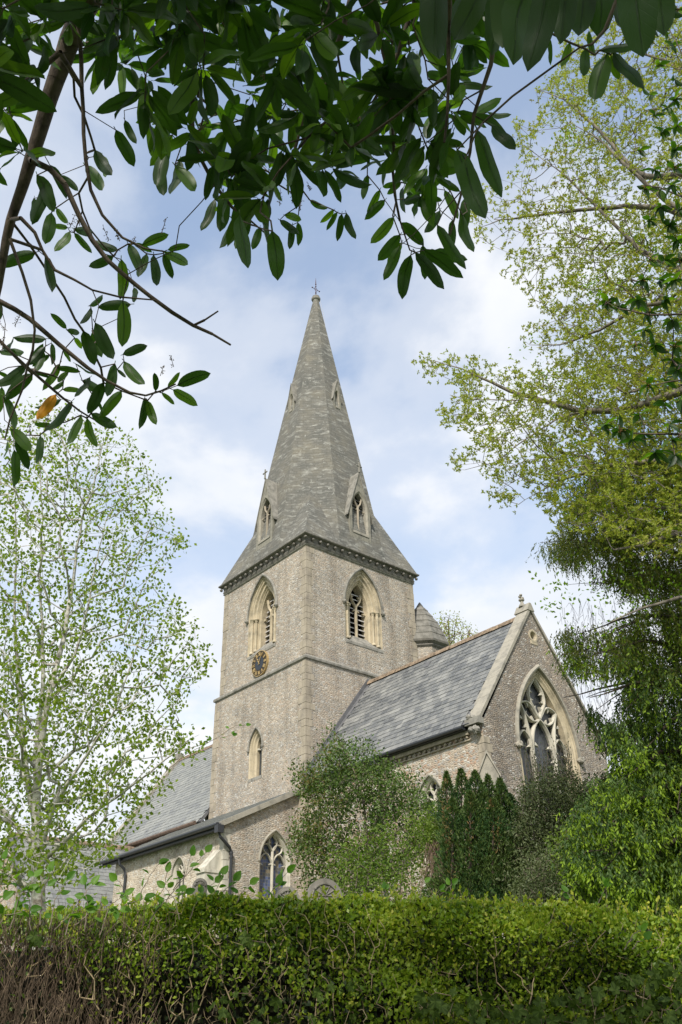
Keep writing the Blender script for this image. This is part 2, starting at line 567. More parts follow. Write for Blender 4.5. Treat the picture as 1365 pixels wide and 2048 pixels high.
def link(name, me, parent=None, mat=None, kind=None, label=None):
    o = bpy.data.objects.new(name, me)
    COL.objects.link(o)
    if parent is not None:
        o.parent = parent
        pl = Matrix.Identity(4)
        q = parent
        while q is not None:
            pl = q.matrix_basis @ pl
            q = q.parent
        o.matrix_parent_inverse = pl.inverted()
    if mat is not None:
        if len(me.materials) == 0:
            me.materials.append(mat)
    if kind:
        o['kind'] = kind
    if label:
        o['label'] = label
    return o


class MB:
    def __init__(s):
        s.v = []
        s.f = []
        s.uv = {}

    def face(s, pts, uvs=None):
        i = len(s.v)
        s.v += [tuple(map(float, p)) for p in pts]
        s.f.append(tuple(range(i, i + len(pts))))
        if uvs is not None:
            s.uv[len(s.f) - 1] = uvs

    def box(s, lo, hi):
        x0, y0, z0 = lo
        x1, y1, z1 = hi
        s.hexa([(x0, y0, z0), (x1, y0, z0), (x1, y1, z0), (x0, y1, z0), (x0, y0, z1), (x1, y0, z1), (x1, y1, z1), (x0, y1, z1)])

    def hexa(s, p):
        i = len(s.v)
        s.v += [tuple(map(float, q)) for q in p]
        for f in ((0, 3, 2, 1), (4, 5, 6, 7), (0, 1, 5, 4), (1, 2, 6, 5), (2, 3, 7, 6), (3, 0, 4, 7)):
            s.f.append(tuple(i + k for k in f))

    def slab(s, quad, th):
        """quad of 4 points, thickened along -normal"""
        q = [np.array(p, float) for p in quad]
        n = np.cross(q[1] - q[0], q[3] - q[0])
        n /= np.linalg.norm(n)
        s.hexa([p - n * th for p in q] + q)

    def tube(s, pts, rad, sides=6, cap=True):
        pts = [np.array(p, float) for p in pts]
        if not hasattr(rad, '__len__'):
            rad = [rad] * len(pts)
        i0 = len(s.v)
        for k, p in enumerate(pts):
            d = pts[min(k + 1, len(pts) - 1)] - pts[max(k - 1, 0)]
            d /= max(1e-9, np.linalg.norm(d))
            a = np.cross(d, (0, 0, 1.0) if abs(d[2]) < 0.9 else (1.0, 0, 0))
            a /= np.linalg.norm(a)
            c = np.cross(d, a)
            for j in range(sides):
                t = 2 * math.pi * j / sides
                s.v.append(tuple(p + rad[k] * (math.cos(t) * a + math.sin(t) * c)))
        for k in range(len(pts) - 1):
            for j in range(sides):
                a = i0 + k * sides + j
                c = i0 + k * sides + (j + 1) % sides
                s.f.append((a, c, c + sides, a + sides))
        if cap:
            s.f.append(tuple(i0 + j for j in range(sides))[::-1])
            s.f.append(tuple(i0 + (len(pts) - 1) * sides + j for j in range(sides)))

    def lathe(s, c, prof, sides=12):
        """prof: (radius, z) list about the vertical axis through c"""
        i0 = len(s.v)
        for r, z in prof:
            for j in range(sides):
                t = 2 * math.pi * (j + 0.5) / sides
                s.v.append((c[0] + r * math.cos(t), c[1] + r * math.sin(t), c[2] + z))
        for k in range(len(prof) - 1):
            for j in range(sides):
                a = i0 + k * sides + j
                b = i0 + k * sides + (j + 1) % sides
                s.f.append((a, b, b + sides, a + sides))
        s.f.append(tuple(i0 + j for j in range(sides))[::-1])
        s.f.append(tuple(i0 + (len(prof) - 1) * sides + j for j in range(sides)))

    def blob(s, c, r, seed=0, n=6):
        rr = random.Random(seed)
        i0 = len(s.v)
        m = n * 2
        for i in range(1, n):
            for j in range(m):
                a = math.pi * i / n
                b = 2 * math.pi * j / m
                k = r * (1 + rr.uniform(-0.18, 0.18))
                s.v.append((c[0] + k * math.sin(a) * math.cos(b), c[1] + k * math.sin(a) * math.sin(b), c[2] + k * math.cos(a)))
        for i in range(n - 2):
            for j in range(m):
                a = i0 + i * m + j
                b = i0 + i * m + (j + 1) % m
                s.f.append((a, a + m, b + m, b))
        s.f.append(tuple(i0 + j for j in range(m)))
        s.f.append(tuple(i0 + (n - 2) * m + j for j in range(m))[::-1])

    def mesh(s, name='mesh', smooth=False):
        me = bpy.data.meshes.new(name)
        me.from_pydata(s.v, [], s.f)
        if s.uv:
            ul = me.uv_layers.new(name='UVMap')
            li = 0
            data = np.zeros((len(me.loops), 2), dtype=np.float32)
            for fi, f in enumerate(s.f):
                if fi in s.uv:
                    for k, u in enumerate(s.uv[fi]):
                        data[li + k] = u
                li += len(f)
            ul.data.foreach_set('uv', data.ravel())
        if smooth:
            me.polygons.foreach_set('use_smooth', [True] * len(me.polygons))
        me.update()
        return me

    def obj(s, name, mat, parent=None, kind=None, label=None, smooth=False):
        return link(name, s.mesh(name, smooth), parent, mat, kind, label)


def tri_mesh(name, V, F, smooth=False):
    """fast mesh from arrays, all faces with the same number of corners"""
    V = np.asarray(V, dtype=np.float32)
    F = np.asarray(F, dtype=np.int32)
    k = F.shape[1]
    me = bpy.data.meshes.new(name)
    me.vertices.add(len(V))
    me.vertices.foreach_set('co', V.ravel())
    me.loops.add(F.size)
    me.loops.foreach_set('vertex_index', F.ravel())
    me.polygons.add(len(F))
    me.polygons.foreach_set('loop_start', np.arange(0, F.size, k, dtype=np.int32))
    me.polygons.foreach_set('loop_total', np.full(len(F), k, dtype=np.int32))
    me.update(calc_edges=True)
    if smooth:
        me.polygons.foreach_set('use_smooth', np.ones(len(F), dtype=bool))
    return me


# walls ------------------------------------------------------------------
class Frame:
    """a wall plane: s along, z up, d inwards"""

    def __init__(f, origin, sdir, inward):
        f.o = np.array(origin, float)
        f.s = np.array(sdir, float)
        f.n = np.array(inward, float)

    def p(f, s, z, d=0.0):
        return f.o + f.s * s + np.array([0, 0, z]) + f.n * d


def wall_face(mb, fr, outline, holes=(), d=0.0):
    polys = [[Vector((a, b, 0)) for a, b in outline]] + [[Vector((a, b, 0)) for a, b in h] for h in holes]
    flat = [p for q in polys for p in q]
    for tri in tessellate_polygon(polys):
        pts = [flat[i] for i in tri]
        w = [fr.p(p.x, p.y, d) for p in pts]
        nn = np.cross(w[1] - w[0], w[2] - w[0])
        if nn @ fr.n > 0:
            w = w[::-1]
            pts = pts[::-1]
        mb.face(w, [(p.x, p.y) for p in pts])


def arch_R(w, h):
    return (w * w + h * h) / (2 * w)


def arch_pts(w, h, off=0.0, n=12):
    """two centred pointed arch from left spring over the apex to right spring, offset outwards by off"""
    Rr = arch_R(w, h)
    c = Rr - w
    Ro = Rr + off
    a1 = math.acos(max(-1, min(1, c / Ro)))
    left = [(c - Ro * math.cos(a1 * i / n), Ro * math.sin(a1 * i / n)) for i in range(n + 1)]
    left[-1] = (0.0, left[-1][1])
    return left + [(-a, b) for a, b in left[-2::-1]]


def win_path(cx, w, spring, h, sill, off=0.0, n=12):
    a = [(cx + x, spring + z) for x, z in arch_pts(w, h, off, n)]
    return [(cx - w - off, sill)] + a + [(cx + w + off, sill)]


def moulding(mb, fr, cx, w, spring, h, sill, prof, n=12, closed=False):
    """sweep profile (offset, depth) round the opening"""
    rows = [win_path(cx, w, spring, h, sill, t, n) for t, _ in prof]
    for k in range(len(prof) - 1):
        for i in range(len(rows[0]) - 1):
            a, b = rows[k][i], rows[k][i + 1]
            c, d = rows[k + 1][i + 1], rows[k + 1][i]
            mb.face([fr.p(*a, prof[k][1]), fr.p(*b, prof[k][1]), fr.p(*c, prof[k + 1][1]), fr.p(*d, prof[k + 1][1])][::-1])


def hood(mb, fr, cx, w, spring, h, t0, t1, proud=0.09, n=12, drop=0.0):
    rows = []
    for t, d in ((t0, 0.0), (t0, -proud * 0.8), (t0 + (t1 - t0) * 0.45, -proud), (t1, -proud * 0.55), (t1, 0.0)):
        a = [(cx + x, spring + z) for x, z in arch_pts(w, h, t, n)]
        if drop:
            a = [(a[0][0], spring - drop)] + a + [(a[-1][0], spring - drop)]
        rows.append([fr.p(p[0], p[1], d) for p in a])
    for k in range(4):
        for i in range(len(rows[0]) - 1):
            mb.face([rows[k][i], rows[k + 1][i], rows[k + 1][i + 1], rows[k][i + 1]])
    for e in (0, -1):
        mb.face([rows[k][e] for k in range(5)])


def bar(mb, fr, pts, w, d0, d1, cham=0.35, closed=False):
    """stone tracery bar: a stroke in the wall plane with a chamfered section between depths d0 (front) and d1"""
    pts = [np.array(p, float) for p in pts]
    n = len(pts)
    rows = []
    for k, p in enumerate(pts):
        a = pts[max(k - 1, 0)]
        b = pts[min(k + 1, n - 1)]
        d = (b - a) / max(1e-9, np.linalg.norm(b - a))
        nn = np.array([-d[1], d[0]])
        hw = w / 2
        dm = (d0 + d1) / 2
        sec = [(-hw * cham, d0), (hw * cham, d0), (hw, dm), (hw * cham, d1), (-hw * cham, d1), (-hw, dm)]
        rows.append([fr.p(*(p + nn * o), dd) for o, dd in sec])
    for k in range(n - 1):
        for j in range(6):
            mb.face([rows[k][j], rows[k][(j + 1) % 6], rows[k + 1][(j + 1) % 6], rows[k + 1][j]])
    mb.face(rows[0][::-1])
    mb.face(rows[-1])


def smooth2(pts, it=2):
    pts = [np.array(p, float) for p in pts]
    for _ in range(it):
        o = [pts[0]]
        for a, b in zip(pts[:-1], pts[1:]):
            o += [a * .75 + b * .25, a * .25 + b * .75]
        o.append(pts[-1])
        pts = o
    return pts


def cusp(mb, fr, base, tip, w, d0, d1):
    """a pointed cusp standing off a bar"""
    b = np.array(base, float)
    t = np.array(tip, float)
    d = t - b
    nn = np.array([-d[1], d[0]]) / np.linalg.norm(d)
    A = [b - nn * w, b + nn * w, t]
    f = [fr.p(*q, d0) for q in A]
    g = [fr.p(*q, d1) for q in A]
    mb.face(f)
    mb.face(g[::-1])
    for i in range(3):
        j = (i + 1) % 3
        mb.face([f[i], g[i], g[j], f[j]])


def wmat(o):
    if o.parent is None:
        return o.matrix_basis.copy()
    return wmat(o.parent) @ o.matrix_parent_inverse @ o.matrix_basis


def link(name, me, parent=None, mat=None, kind=None, label=None):
    o = bpy.data.objects.new(name, me)
    COL.objects.link(o)
    if parent is not None:
        o.parent = parent
        o.matrix_parent_inverse = wmat(parent).inverted()
    if mat is not None and len(me.materials) == 0:
        me.materials.append(mat)
    if kind:
        o['kind'] = kind
    if label:
        o['label'] = label
    return o


# ------------------------------------------------------------ ground
def ground_z(x, y):
    """level path at the camera, bank behind the hedge, churchyard 2.4 m higher"""
    h = (x - CAM[0]) * FWH[0] + (y - CAM[1]) * FWH[1]
    t = min(1, max(0, (h - 4.2) / 6.0))
    z = 2.4 * t * t * (3 - 2 * t)
    return z


FWH = np.array([FW[0], FW[1]]) / math.hypot(FW[0], FW[1])
RTH = np.array([FWH[1], -FWH[0]])


def build_ground():
    hs = [-400, -150, -40, -12, -4, 0, 2, 3, 4, 4.6, 5.2, 5.8, 6.4, 7, 7.6, 8.2, 9, 10, 12, 16, 22, 30, 45, 80, 200, 600, 1500]
    ss = [-1500, -500, -150, -60, -30, -18, -12, -8, -5, -3, -1.5, 0, 1.5, 3, 5, 8, 12, 18, 30, 60, 150, 500, 1500]
    V, F = [], []
    rr = random.Random(3)
    for h in hs:
        for s in ss:
            p = CAM[:2] + FWH * h + RTH * s
            j = rr.uniform(-0.03, 0.03) if abs(s) < 20 and 3 < h < 30 else 0
            V.append((p[0], p[1], ground_z(*p) + j))
    m = len(ss)
    for i in range(len(hs) - 1):
        for j in range(m - 1):
            a = i * m + j
            F.append((a, a + 1, a + m + 1, a + m))
    me = tri_mesh('churchyard_ground', V, F, True)
    g, t, b, l = new_mat('mown_grass_and_soil')
    b.inputs['Roughness'].default_value = 0.95
    ge = N(t, 'ShaderNodeNewGeometry')
    n = N(t, 'ShaderNodeTexNoise', in_Scale=1.2, in_Detail=8.0, in_Roughness=0.7)
    l(ge.outputs['Position'], n.inputs['Vector'])
    r = ramp(t, [(0.3, (0.045, 0.075, 0.02)), (0.55, (0.07, 0.11, 0.03)), (0.75, (0.10, 0.085, 0.05))])
    l(n.outputs['Fac'], r.inputs[0])
    l(r.outputs[0], b.inputs['Base Color'])
    o = link('churchyard_ground', me, None, g, 'structure')
    return o


build_ground()

# ------------------------------------------------------------ the church
church = thing('church', 'flint and rubble parish church with broach spire, clock tower and slate roofed chancel', 'church', (-3.2, 3.2, 2.4))
GZ = 2.0
W = 6.4
D = 0.13
TC = np.array([-3.2, 3.2])


def ringprof(mb, x0, x1, y0, y1, prof):
    rows = []
    for o, z in prof:
        rows.append([(x0 - o, y0 - o, z), (x1 + o, y0 - o, z), (x1 + o, y1 + o, z), (x0 - o, y1 + o, z)])
    for k in range(len(rows) - 1):
        for j in range(4):
            a, b = rows[k][j], rows[k][(j + 1) % 4]
            c, d = rows[k + 1][(j + 1) % 4], rows[k + 1][j]
            mb.face([a, b, c, d])


# frames
S_up = Frame((0, 0, 0), (1, 0, 0), (0, 1, 0))
E_up = Frame((0, 0, 0), (0, 1, 0), (-1, 0, 0))
S_lo = Frame((0, -D, 0), (1, 0, 0), (0, 1, 0))
E_lo = Frame((D, 0, 0), (0, 1, 0), (-1, 0, 0))
N_up = Frame((0, W, 0), (1, 0, 0), (0, -1, 0))
W_up = Frame((-W, 0, 0), (0, 1, 0), (1, 0, 0))
N_lo = Frame((0, W + D, 0), (1, 0, 0), (0, -1, 0))
W_lo = Frame((-W - D, 0, 0), (0, 1, 0), (1, 0, 0))

BW, BH, BSP, BSILL, BOFF = 0.57, 1.25, 18.35, 16.55, 0.5
LW, LH, LSP, LSILL, LOFF = 0.20, 0.48, 12.25, 11.06, 0.28
mb = MB()
zs, zc = 15.2, 20.75
rect = lambda a, b, z0, z1: [(a, z0), (b, z0), (b, z1), (a, z1)]
wall_face(mb, S_up, rect(-W, 0, zs, zc), [win_path(-3.2, BW, BSP, BH, BSILL, BOFF)])
wall_face(mb, E_up, rect(0, W, zs, zc), [win_path(3.2, BW, BSP, BH, BSILL, BOFF)])
wall_face(mb, N_up, rect(-W, 0, zs, zc))
wall_face(mb, W_up, rect(0, W, zs, zc))
wall_face(mb, S_lo, rect(-W - D, D, GZ, zs), [win_path(-3.2, LW, LSP, LH, LSILL, LOFF)])
wall_face(mb, E_lo, rect(-D, W + D, GZ, zs))
wall_face(mb, N_lo, rect(-W - D, D, GZ, zs))
wall_face(mb, W_lo, rect(-D, W + D, GZ, zs))
tower = mb.obj('tower_wall', M['tower'], church)


def quoins(cx, cy, sx, sy, z0, z1, parent, mat, course=0.33, a=0.40, b=0.26, proud=0.012, seed=1, lab=None):
    rr = random.Random(seed)
    z = z0
    k = 0
    while z < z1 - 0.12:
        h = min(course * rr.uniform(0.8, 1.25), z1 - z)
        la, lb = ((a, b) if k % 2 else (b, a))
        la *= rr.uniform(0.85, 1.2)
        lb *= rr.uniform(0.85, 1.2)
        pr = proud * rr.uniform(0.6, 1.5)
        xs = sorted([cx - sx * pr, cx + sx * la])
        ys = sorted([cy - sy * pr, cy + sy * lb])
        m = MB()
        m.box((xs[0], ys[0], z + 0.008), (xs[1], ys[1], z + h - 0.008))
        m.obj('quoin', mat, parent)
        z += h
        k += 1


quoins(0, 0, -1, 1, 15.40, 20.52, tower, M['quoin'], seed=1)
quoins(-W, 0, 1, 1, 15.40, 20.52, tower, M['quoin'], seed=2)
quoins(0, W, -1, -1, 15.40, 20.52, tower, M['quoin'], seed=3)
quoins(D, -D, -1, 1, 6.2, 15.06, tower, M['quoin'], seed=4)
quoins(-W - D, -D, 1, 1, 9.9, 15.06, tower, M['quoin'], seed=5)

mb = MB()
ringprof(mb, -W, 0, 0, W, [(D, 15.08), (0.20, 15.12), (0.21, 15.20), (0.19, 15.25), (0.0, 15.37)])
mb.obj('string_course', M['grey'], church)
mb = MB()
ringprof(mb, -W, 0, 0, W, [(0.0, 20.50), (0.055, 20.53), (0.085, 20.60), (0.055, 20.635)])
ringprof(mb, -W, 0, 0, W, [(0.055, 20.637), (0.06, 20.76), (0.11, 20.84), (0.225, 20.87), (0.255, 20.90), (0.255, 20.955), (0.0, 21.03)])
cor = mb.obj('cornice', M['darkstone'], church)
mb = MB()
ringprof(mb, -W, 0, 0, W, [(0.0, 20.42), (0.05, 20.45), (0.075, 20.495), (0.03, 20.503)])
mb.obj('cornice_roll', M['grey'], cor)
mb = MB()
for k in range(17):
    t = k / 16
    o = 0.14
    for j, (x, y) in enumerate([(-W - o + t * (W + 2 * o), -o), (o, -o + t * (W + 2 * o))]):
        if j == 1 and k == 0:
            continue
        mb.blob((x, y, 20.735), 0.075, k * 7 + j, 5)
mb.obj('ball_flowers', M['darkstone'], cor, kind='stuff', smooth=True)

# spire
Z0, ZT = 20.97, 39.45
R0, RTOP = 3.36, 0.16


def sp_r(z):
    return R0 + (RTOP - R0) * (z - Z0) / (ZT - Z0)


mb = MB()
K = math.tan(math.pi / 8)
nz = 14
slen = math.hypot(ZT - Z0, R0)


def octv(r, z):
    return [np.array([TC[0] + r / math.cos(math.pi / 8) * math.cos(math.pi / 8 + j * math.pi / 4),
                      TC[1] + r / math.cos(math.pi / 8) * math.sin(math.pi / 8 + j * math.pi / 4), z]) for j in range(8)]


for i in range(nz):
    za, zb = Z0 + (ZT - Z0) * i / nz, Z0 + (ZT - Z0) * (i + 1) / nz
    A, B = octv(sp_r(za), za), octv(sp_r(zb), zb)
    for j in range(8):
        k = (j + 1) % 8
        wa, wb = sp_r(za) * K, sp_r(zb) * K
        u0 = j * 7.3
        mb.face([A[j], A[k], B[k], B[j]], [(u0 - wa, za), (u0 + wa, za), (u0 + wb, zb), (u0 - wb, zb)])
spire = mb.obj('spire', M['spire'], church)
mb = MB()
ZB = 24.55
base = octv(R0, Z0)
for j, (sx, sy) in ((0, (1, 1)), (2, (-1, 1)), (4, (-1, -1)), (6, (1, -1))):
    va, vb = base[j], base[(j + 1) % 8]
    cn = np.array([TC[0] + sx * (R0 + 0.03), TC[1] + sy * (R0 + 0.03), Z0 + 0.0])
    r = sp_r(ZB) / math.sqrt(2)
    tip = np.array([TC[0] + sx * (r + 0.02), TC[1] + sy * (r + 0.02), ZB])
    mb = MB()
    for a, b in ((va, cn), (cn, vb)):
        la = np.linalg.norm(b - a)
        mb.face([a, b, tip], [(j * 5.1, Z0), (j * 5.1 + la, Z0), (j * 5.1 + la * (1 if b is cn else 0), ZB)])
    mb.obj('broach', M['spire'], spire)
mb = MB()
mb.lathe((TC[0], TC[1], 0), [(0.17, 39.30), (0.19, 39.42), (0.24, 39.46), (0.27, 39.52), (0.27, 39.62), (0.20, 39.68), (0.22, 39.74), (0.12, 39.80), (0.0, 39.82)], 12)
mb.obj('capstone', M['grey'], spire)
mb = MB()
cx, cy = TC
mb.tube([(cx, cy, 39.8), (cx, cy, 41.0)], [0.022, 0.015], 6)
mb.tube([(cx, cy - 0.27, 40.38), (cx, cy + 0.27, 40.38)], 0.016, 6)
for p in ((0, -0.27, 40.38), (0, 0.27, 40.38), (0, 0, 40.05), (0, 0, 40.15), (0, 0, 40.62), (0, 0, 40.78)):
    mb.blob((cx + p[0], cy + p[1], p[2]), 0.04, 3, 5)
for q in range(8):
    a0, a1 = q * math.pi / 4, (q + 1) * math.pi / 4
    mb.tube([(cx, cy + 0.13 * math.cos(a0), 40.38 + 0.13 * math.sin(a0)), (cx, cy + 0.13 * math.cos(a1), 40.38 + 0.13 * math.sin(a1))], 0.010, 4)
mb.tube([(cx, cy, 40.82), (cx, cy, 41.35)], [0.03, 0.004], 5)
mb.obj('iron_cross', M['iron'], spire)
mb = MB()
mb.tube([(cx + .2, cy + .15, 39.4), (cx + .33, cy + .30, 38.3), (cx + 0.42, cy + 0.38, 37.0), (cx + .75, cy + .75, 33.5)], 0.012, 4)
mb.obj('lightning_conductor', M['black'], spire)


def shaft(mb, p, z0, z1, r=0.05):
    mb.lathe((p[0], p[1], 0), [(r * 1.7, z0), (r * 1.7, z0 + .05), (r * 1.25, z0 + .09), (r, z0 + .13), (r, z1 - .16), (r * 1.25, z1 - .15), (r * 1.1, z1 - .12), (r * 1.7, z1 - .05), (r * 1.9, z1 - .04), (r * 1.9, z1)], 10)


def louvres(parent, fr, cx, w, spring, h, z0, step, d0, d1, mat, tilt=0.16, th=0.028, rows=99, inset=0.0):
    Rr = arch_R(w, h)
    c = Rr - w
    z = z0
    k = 0
    while z < spring + h - 0.25 and k < rows:
        dz = max(0, z + tilt - spring)
        hw = (math.sqrt(max(0, Rr * Rr - dz * dz)) - c) if dz > 0 else w
        hw -= inset
        if hw > 0.04:
            m = MB()
            m.hexa([fr.p(cx - hw, z, d0), fr.p(cx + hw, z, d0), fr.p(cx + hw, z + tilt, d1), fr.p(cx - hw, z + tilt, d1),
                    fr.p(cx - hw, z + th, d0), fr.p(cx + hw, z + th, d0), fr.p(cx + hw, z + tilt + th, d1), fr.p(cx - hw, z + tilt + th, d1)])
            m.obj('louvre_slat', mat, parent)
        z += step
        k += 1


def sillslab(mb, fr, cx, wo, wi, zo, zi, di, proud=0.0):
    p = [fr.p(cx - wo, zo, -proud), fr.p(cx + wo, zo, -proud), fr.p(cx + wi, zi, di), fr.p(cx - wi, zi, di)]
    mb.face(p)
    q = [fr.p(cx - wo, zo - 0.12, -proud), fr.p(cx + wo, zo - 0.12, -proud)]
    mb.face([q[0], q[1], p[1], p[0]])


def two_light_tracery(mb, fr, cx, w, spring, h, sill, d0, d1, bw, cusps=True, head=0.55):
    """mullion, ogee fork and trefoil cusps"""
    fk = spring + h * 0.12
    bar(mb, fr, [(cx, sill), (cx, fk)], bw, d0, d1)
    for s in (-1, 1):
        arm = smooth2([(cx, fk - bw * .3), (cx + s * w * .10, fk + h * .10), (cx + s * w * .36, fk + h * .22), (cx + s * w * .50, fk + h * .42), (cx + s * w * .58, fk + h * .62)])
        bar(mb, fr, arm, bw * .8, d0 + .01, d1)
        if cusps:
            cusp(mb, fr, (cx + s * w * 1.0, spring - h * .02), (cx + s * w * .62, spring - h * .05), bw * .5, d0 + .05, d1 - .03)
            cusp(mb, fr, (cx + s * bw * .3, spring + h * .03), (cx + s * w * .36, spring - h * .04), bw * .5, d0 + .05, d1 - .03)
            cusp(mb, fr, (cx + s * w * .50, fk + h * .40), (cx + s * w * .20, fk + h * .45), bw * .45, d0 + .05, d1 - .03)


belfry_prof = [(.50, 0), (.475, .05), (.405, .055), (.37, .11), (.33, .08), (.28, .10), (.245, .19), (.20, .17), (.14, .19), (.10, .28), (.06, .27), (.03, .33), (0, .35), (0, .80)]
for nm, fr, cx in (('belfry_window', S_up, -3.2), ('belfry_window', E_up, 3.2)):
    mb = MB()
    moulding(mb, fr, cx, BW, BSP, BH, BSILL - .02, belfry_prof, 14)
    for s in (-1, 1):
        for off, d in ((.31, .10), (.145, .21)):
            q = fr.p(cx + s * (BW + off), 0, d - .02)
            shaft(mb, q, BSILL + .02 + d * 0.9, BSP, 0.062)
    belf = mb.obj('belfry_window', M['lime'], church)
    mb = MB()
    sillslab(mb, fr, cx, BW + BOFF, BW + .02, BSILL, 17.08, 0.46, 0.02)
    mb.obj('sill', M['grey'], belf)
    mb = MB()
    hood(mb, fr, cx, BW, BSP, BH, .50, .62, 0.10, 14)
    for s in (-1, 1):
        q = fr.p(cx + s * (BW + .56), BSP - .05, -.06)
        mb.blob(q, 0.10, 5, 6)
    mb.obj('hood_mould', M['grey'], belf)
    mb = MB()
    two_light_tracery(mb, fr, cx, BW, BSP, BH, 17.05, .44, .60, .13)
    mb.obj('tracery', M['lime'], belf)
    louvres(belf, fr, cx, BW, BSP, BH, 17.04, 0.235, .59, .86, M['louvre'], tilt=0.15, th=.05)
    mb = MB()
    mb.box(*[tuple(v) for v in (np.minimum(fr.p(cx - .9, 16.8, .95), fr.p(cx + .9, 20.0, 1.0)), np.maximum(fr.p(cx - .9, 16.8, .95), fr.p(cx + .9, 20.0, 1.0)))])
    mb.obj('interior_dark_sheet', M['dark'], belf)  # dark sheet standing in for the unlit space behind the louvres

# lancet in the lower stage
mb = MB()
moulding(mb, S_lo, -3.2, LW, LSP, LH, LSILL, [(.28, 0), (.25, .03), (.20, .03), (.17, .09), (.11, .10), (.07, .17), (.0, .20), (0, .45)], 10)
lan = mb.obj('lancet_window', M['lime'], church)
mb = MB()
hood(mb, S_lo, -3.2, LW, LSP, LH, .26, .34, 0.07, 10)
for s in (-1, 1):
    mb.blob(S_lo.p(-3.2 + s * (LW + .31), LSP - .04, -.04), 0.065, 4, 5)
mb.obj('hood_mould', M['grey'], lan)
mb = MB()
sillslab(mb, S_lo, -3.2, LW + LOFF, LW + .04, LSILL - .01, LSILL + .16, .36, 0.01)
mb.obj('sill', M['grey'], lan)
mb = MB()
mb.face([S_lo.p(-3.2 - .3, 11.0, .34), S_lo.p(-3.2 + .3, 11.0, .34), S_lo.p(-3.2 + .3, 12.9, .34), S_lo.p(-3.2 - .3, 12.9, .34)])
mb.obj('pane', M['glass'], lan)
mb = MB()
for s in (-1, 1):
    cusp(mb, S_lo, (-3.2 + s * .2, LSP + .02), (-3.2 + s * .05, LSP - .03), .05, .22, .32)
mb.obj('tracery', M['lime_white'], lan)


# lucarnes
def lucarne(fr, half, zbot, zeave, zapex, w, h, spring, sill, depth, cross, bw, slat):
    """gabled spire light; fr origin lies on the spire axis line, front plane at d=0"""
    m = MB()
    off = 0.07 if half > .5 else 0.03
    wall_face(m, fr, [(-half, zbot), (half, zbot), (half, zeave), (0, zapex - .1), (-half, zeave)], [win_path(0, w, spring, h, sill, off, 8)])
    for s in (-1, 1):
        a = [fr.p(s * half, zbot, 0), fr.p(s * half, zbot, depth), fr.p(s * half, zeave, depth), fr.p(s * half, zeave, 0)]
        m.face(a if s > 0 else a[::-1])
    luc = m.obj('lucarne', M['lucarne'], church)
    m = MB()
    moulding(m, fr, 0, w, spring, h, sill, [(off, 0), (off * .6, .04), (0.0, .08), (0, .35)], 8)
    sillslab(m, fr, 0, w + off, w, sill, sill + .05, .25, 0.03)
    m.obj('window_surround', M['coping'], luc)
    m = MB()
    k = 0.14 if half > .5 else .07
    sl = (zapex - zeave) / half
    for s in (-1, 1):
        eo = half + k
        q = [(0, zapex + .05), (s * eo, zeave - sl * k + .05)]
        th = .055 if half > .5 else .03
        F = [fr.p(q[0][0], q[0][1], -.04), fr.p(q[1][0], q[1][1], -.04), fr.p(q[1][0], q[1][1], depth), fr.p(q[0][0], q[0][1], depth)]
        G = [p - np.array([0, 0, th * 1.8]) for p in F]
        m.hexa(G + F)
    m.obj('gablet_roof', M['grey'], luc)
    if bw:
        m = MB()
        two_light_tracery(m, fr, 0, w, spring, h, sill, .10, .22, bw)
        m.obj('tracery', M['quoin'], luc)
    if slat:
        louvres(luc, fr, 0, w, spring, h, sill + .03, 0.17, .26, .40, M['lead'], tilt=.07, th=.03)
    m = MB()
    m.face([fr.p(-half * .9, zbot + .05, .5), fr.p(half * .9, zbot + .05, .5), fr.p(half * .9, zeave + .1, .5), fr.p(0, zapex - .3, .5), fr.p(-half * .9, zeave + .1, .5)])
    m.obj('interior_dark_sheet', M['dark'], luc)  # dark sheet in place of the shade inside the lucarne
    if cross:
        m = MB()
        a, b = fr.p(0, zapex, -.05), fr.p(0, zapex + .55, -.05)
        m.tube([a, b], [.05, .035], 6)
        m.tube([fr.p(-.17, zapex + .36, -.05), fr.p(.17, zapex + .36, -.05)], .035, 6)
        m.obj('gable_cross', M['grey'], luc)


for fr in (Frame((TC[0], TC[1] - 3.22, 0), (1, 0, 0), (0, 1, 0)), Frame((TC[0] + 3.22, TC[1], 0), (0, 1, 0), (-1, 0, 0))):
    lucarne(fr, .64, 21.3, 23.42, 25.52, .42, .88, 23.50, 22.16, 1.7, True, .10, True)
for fr in (Frame((TC[0], TC[1] - 1.74, 0), (1, 0, 0), (0, 1, 0)), Frame((TC[0] + 1.74, TC[1], 0), (0, 1, 0), (-1, 0, 0))):
    lucarne(fr, .25, 30.2, 31.2, 32.25, .11, .30, 31.25, 30.5, .9, False, 0, False)

# stair turret at the north-east corner
TU = (-0.55, 7.35)
mb = MB()
for j in range(8):
    a0, a1 = math.pi / 8 + j * math.pi / 4, math.pi / 8 + (j + 1) * math.pi / 4
    r = 1.08
    p0 = (TU[0] + r * math.cos(a0), TU[1] + r * math.sin(a0))
    p1 = (TU[0] + r * math.cos(a1), TU[1] + r * math.sin(a1))
    w = 2 * r * math.sin(math.pi / 8)
    mb.face([(*p0, GZ), (*p1, GZ), (*p1, 17.5), (*p0, 17.5)], [(j * w, GZ), (j * w + w, GZ), (j * w + w, 17.5), (j * w, 17.5)])
tur = mb.obj('stair_turret', M['tower'], church)
mb = MB()
mb.lathe((TU[0], TU[1], 0), [(1.10, 17.28), (1.18, 17.36), (1.16, 17.42), (1.30, 17.52), (1.32, 17.60), (1.1, 17.62)], 8)
mb.obj('turret_cornice', M['darkstone'], tur)
rr_ = [1.28, 1.17, 1.02, 0.84, 0.62, 0.39, 0.17]
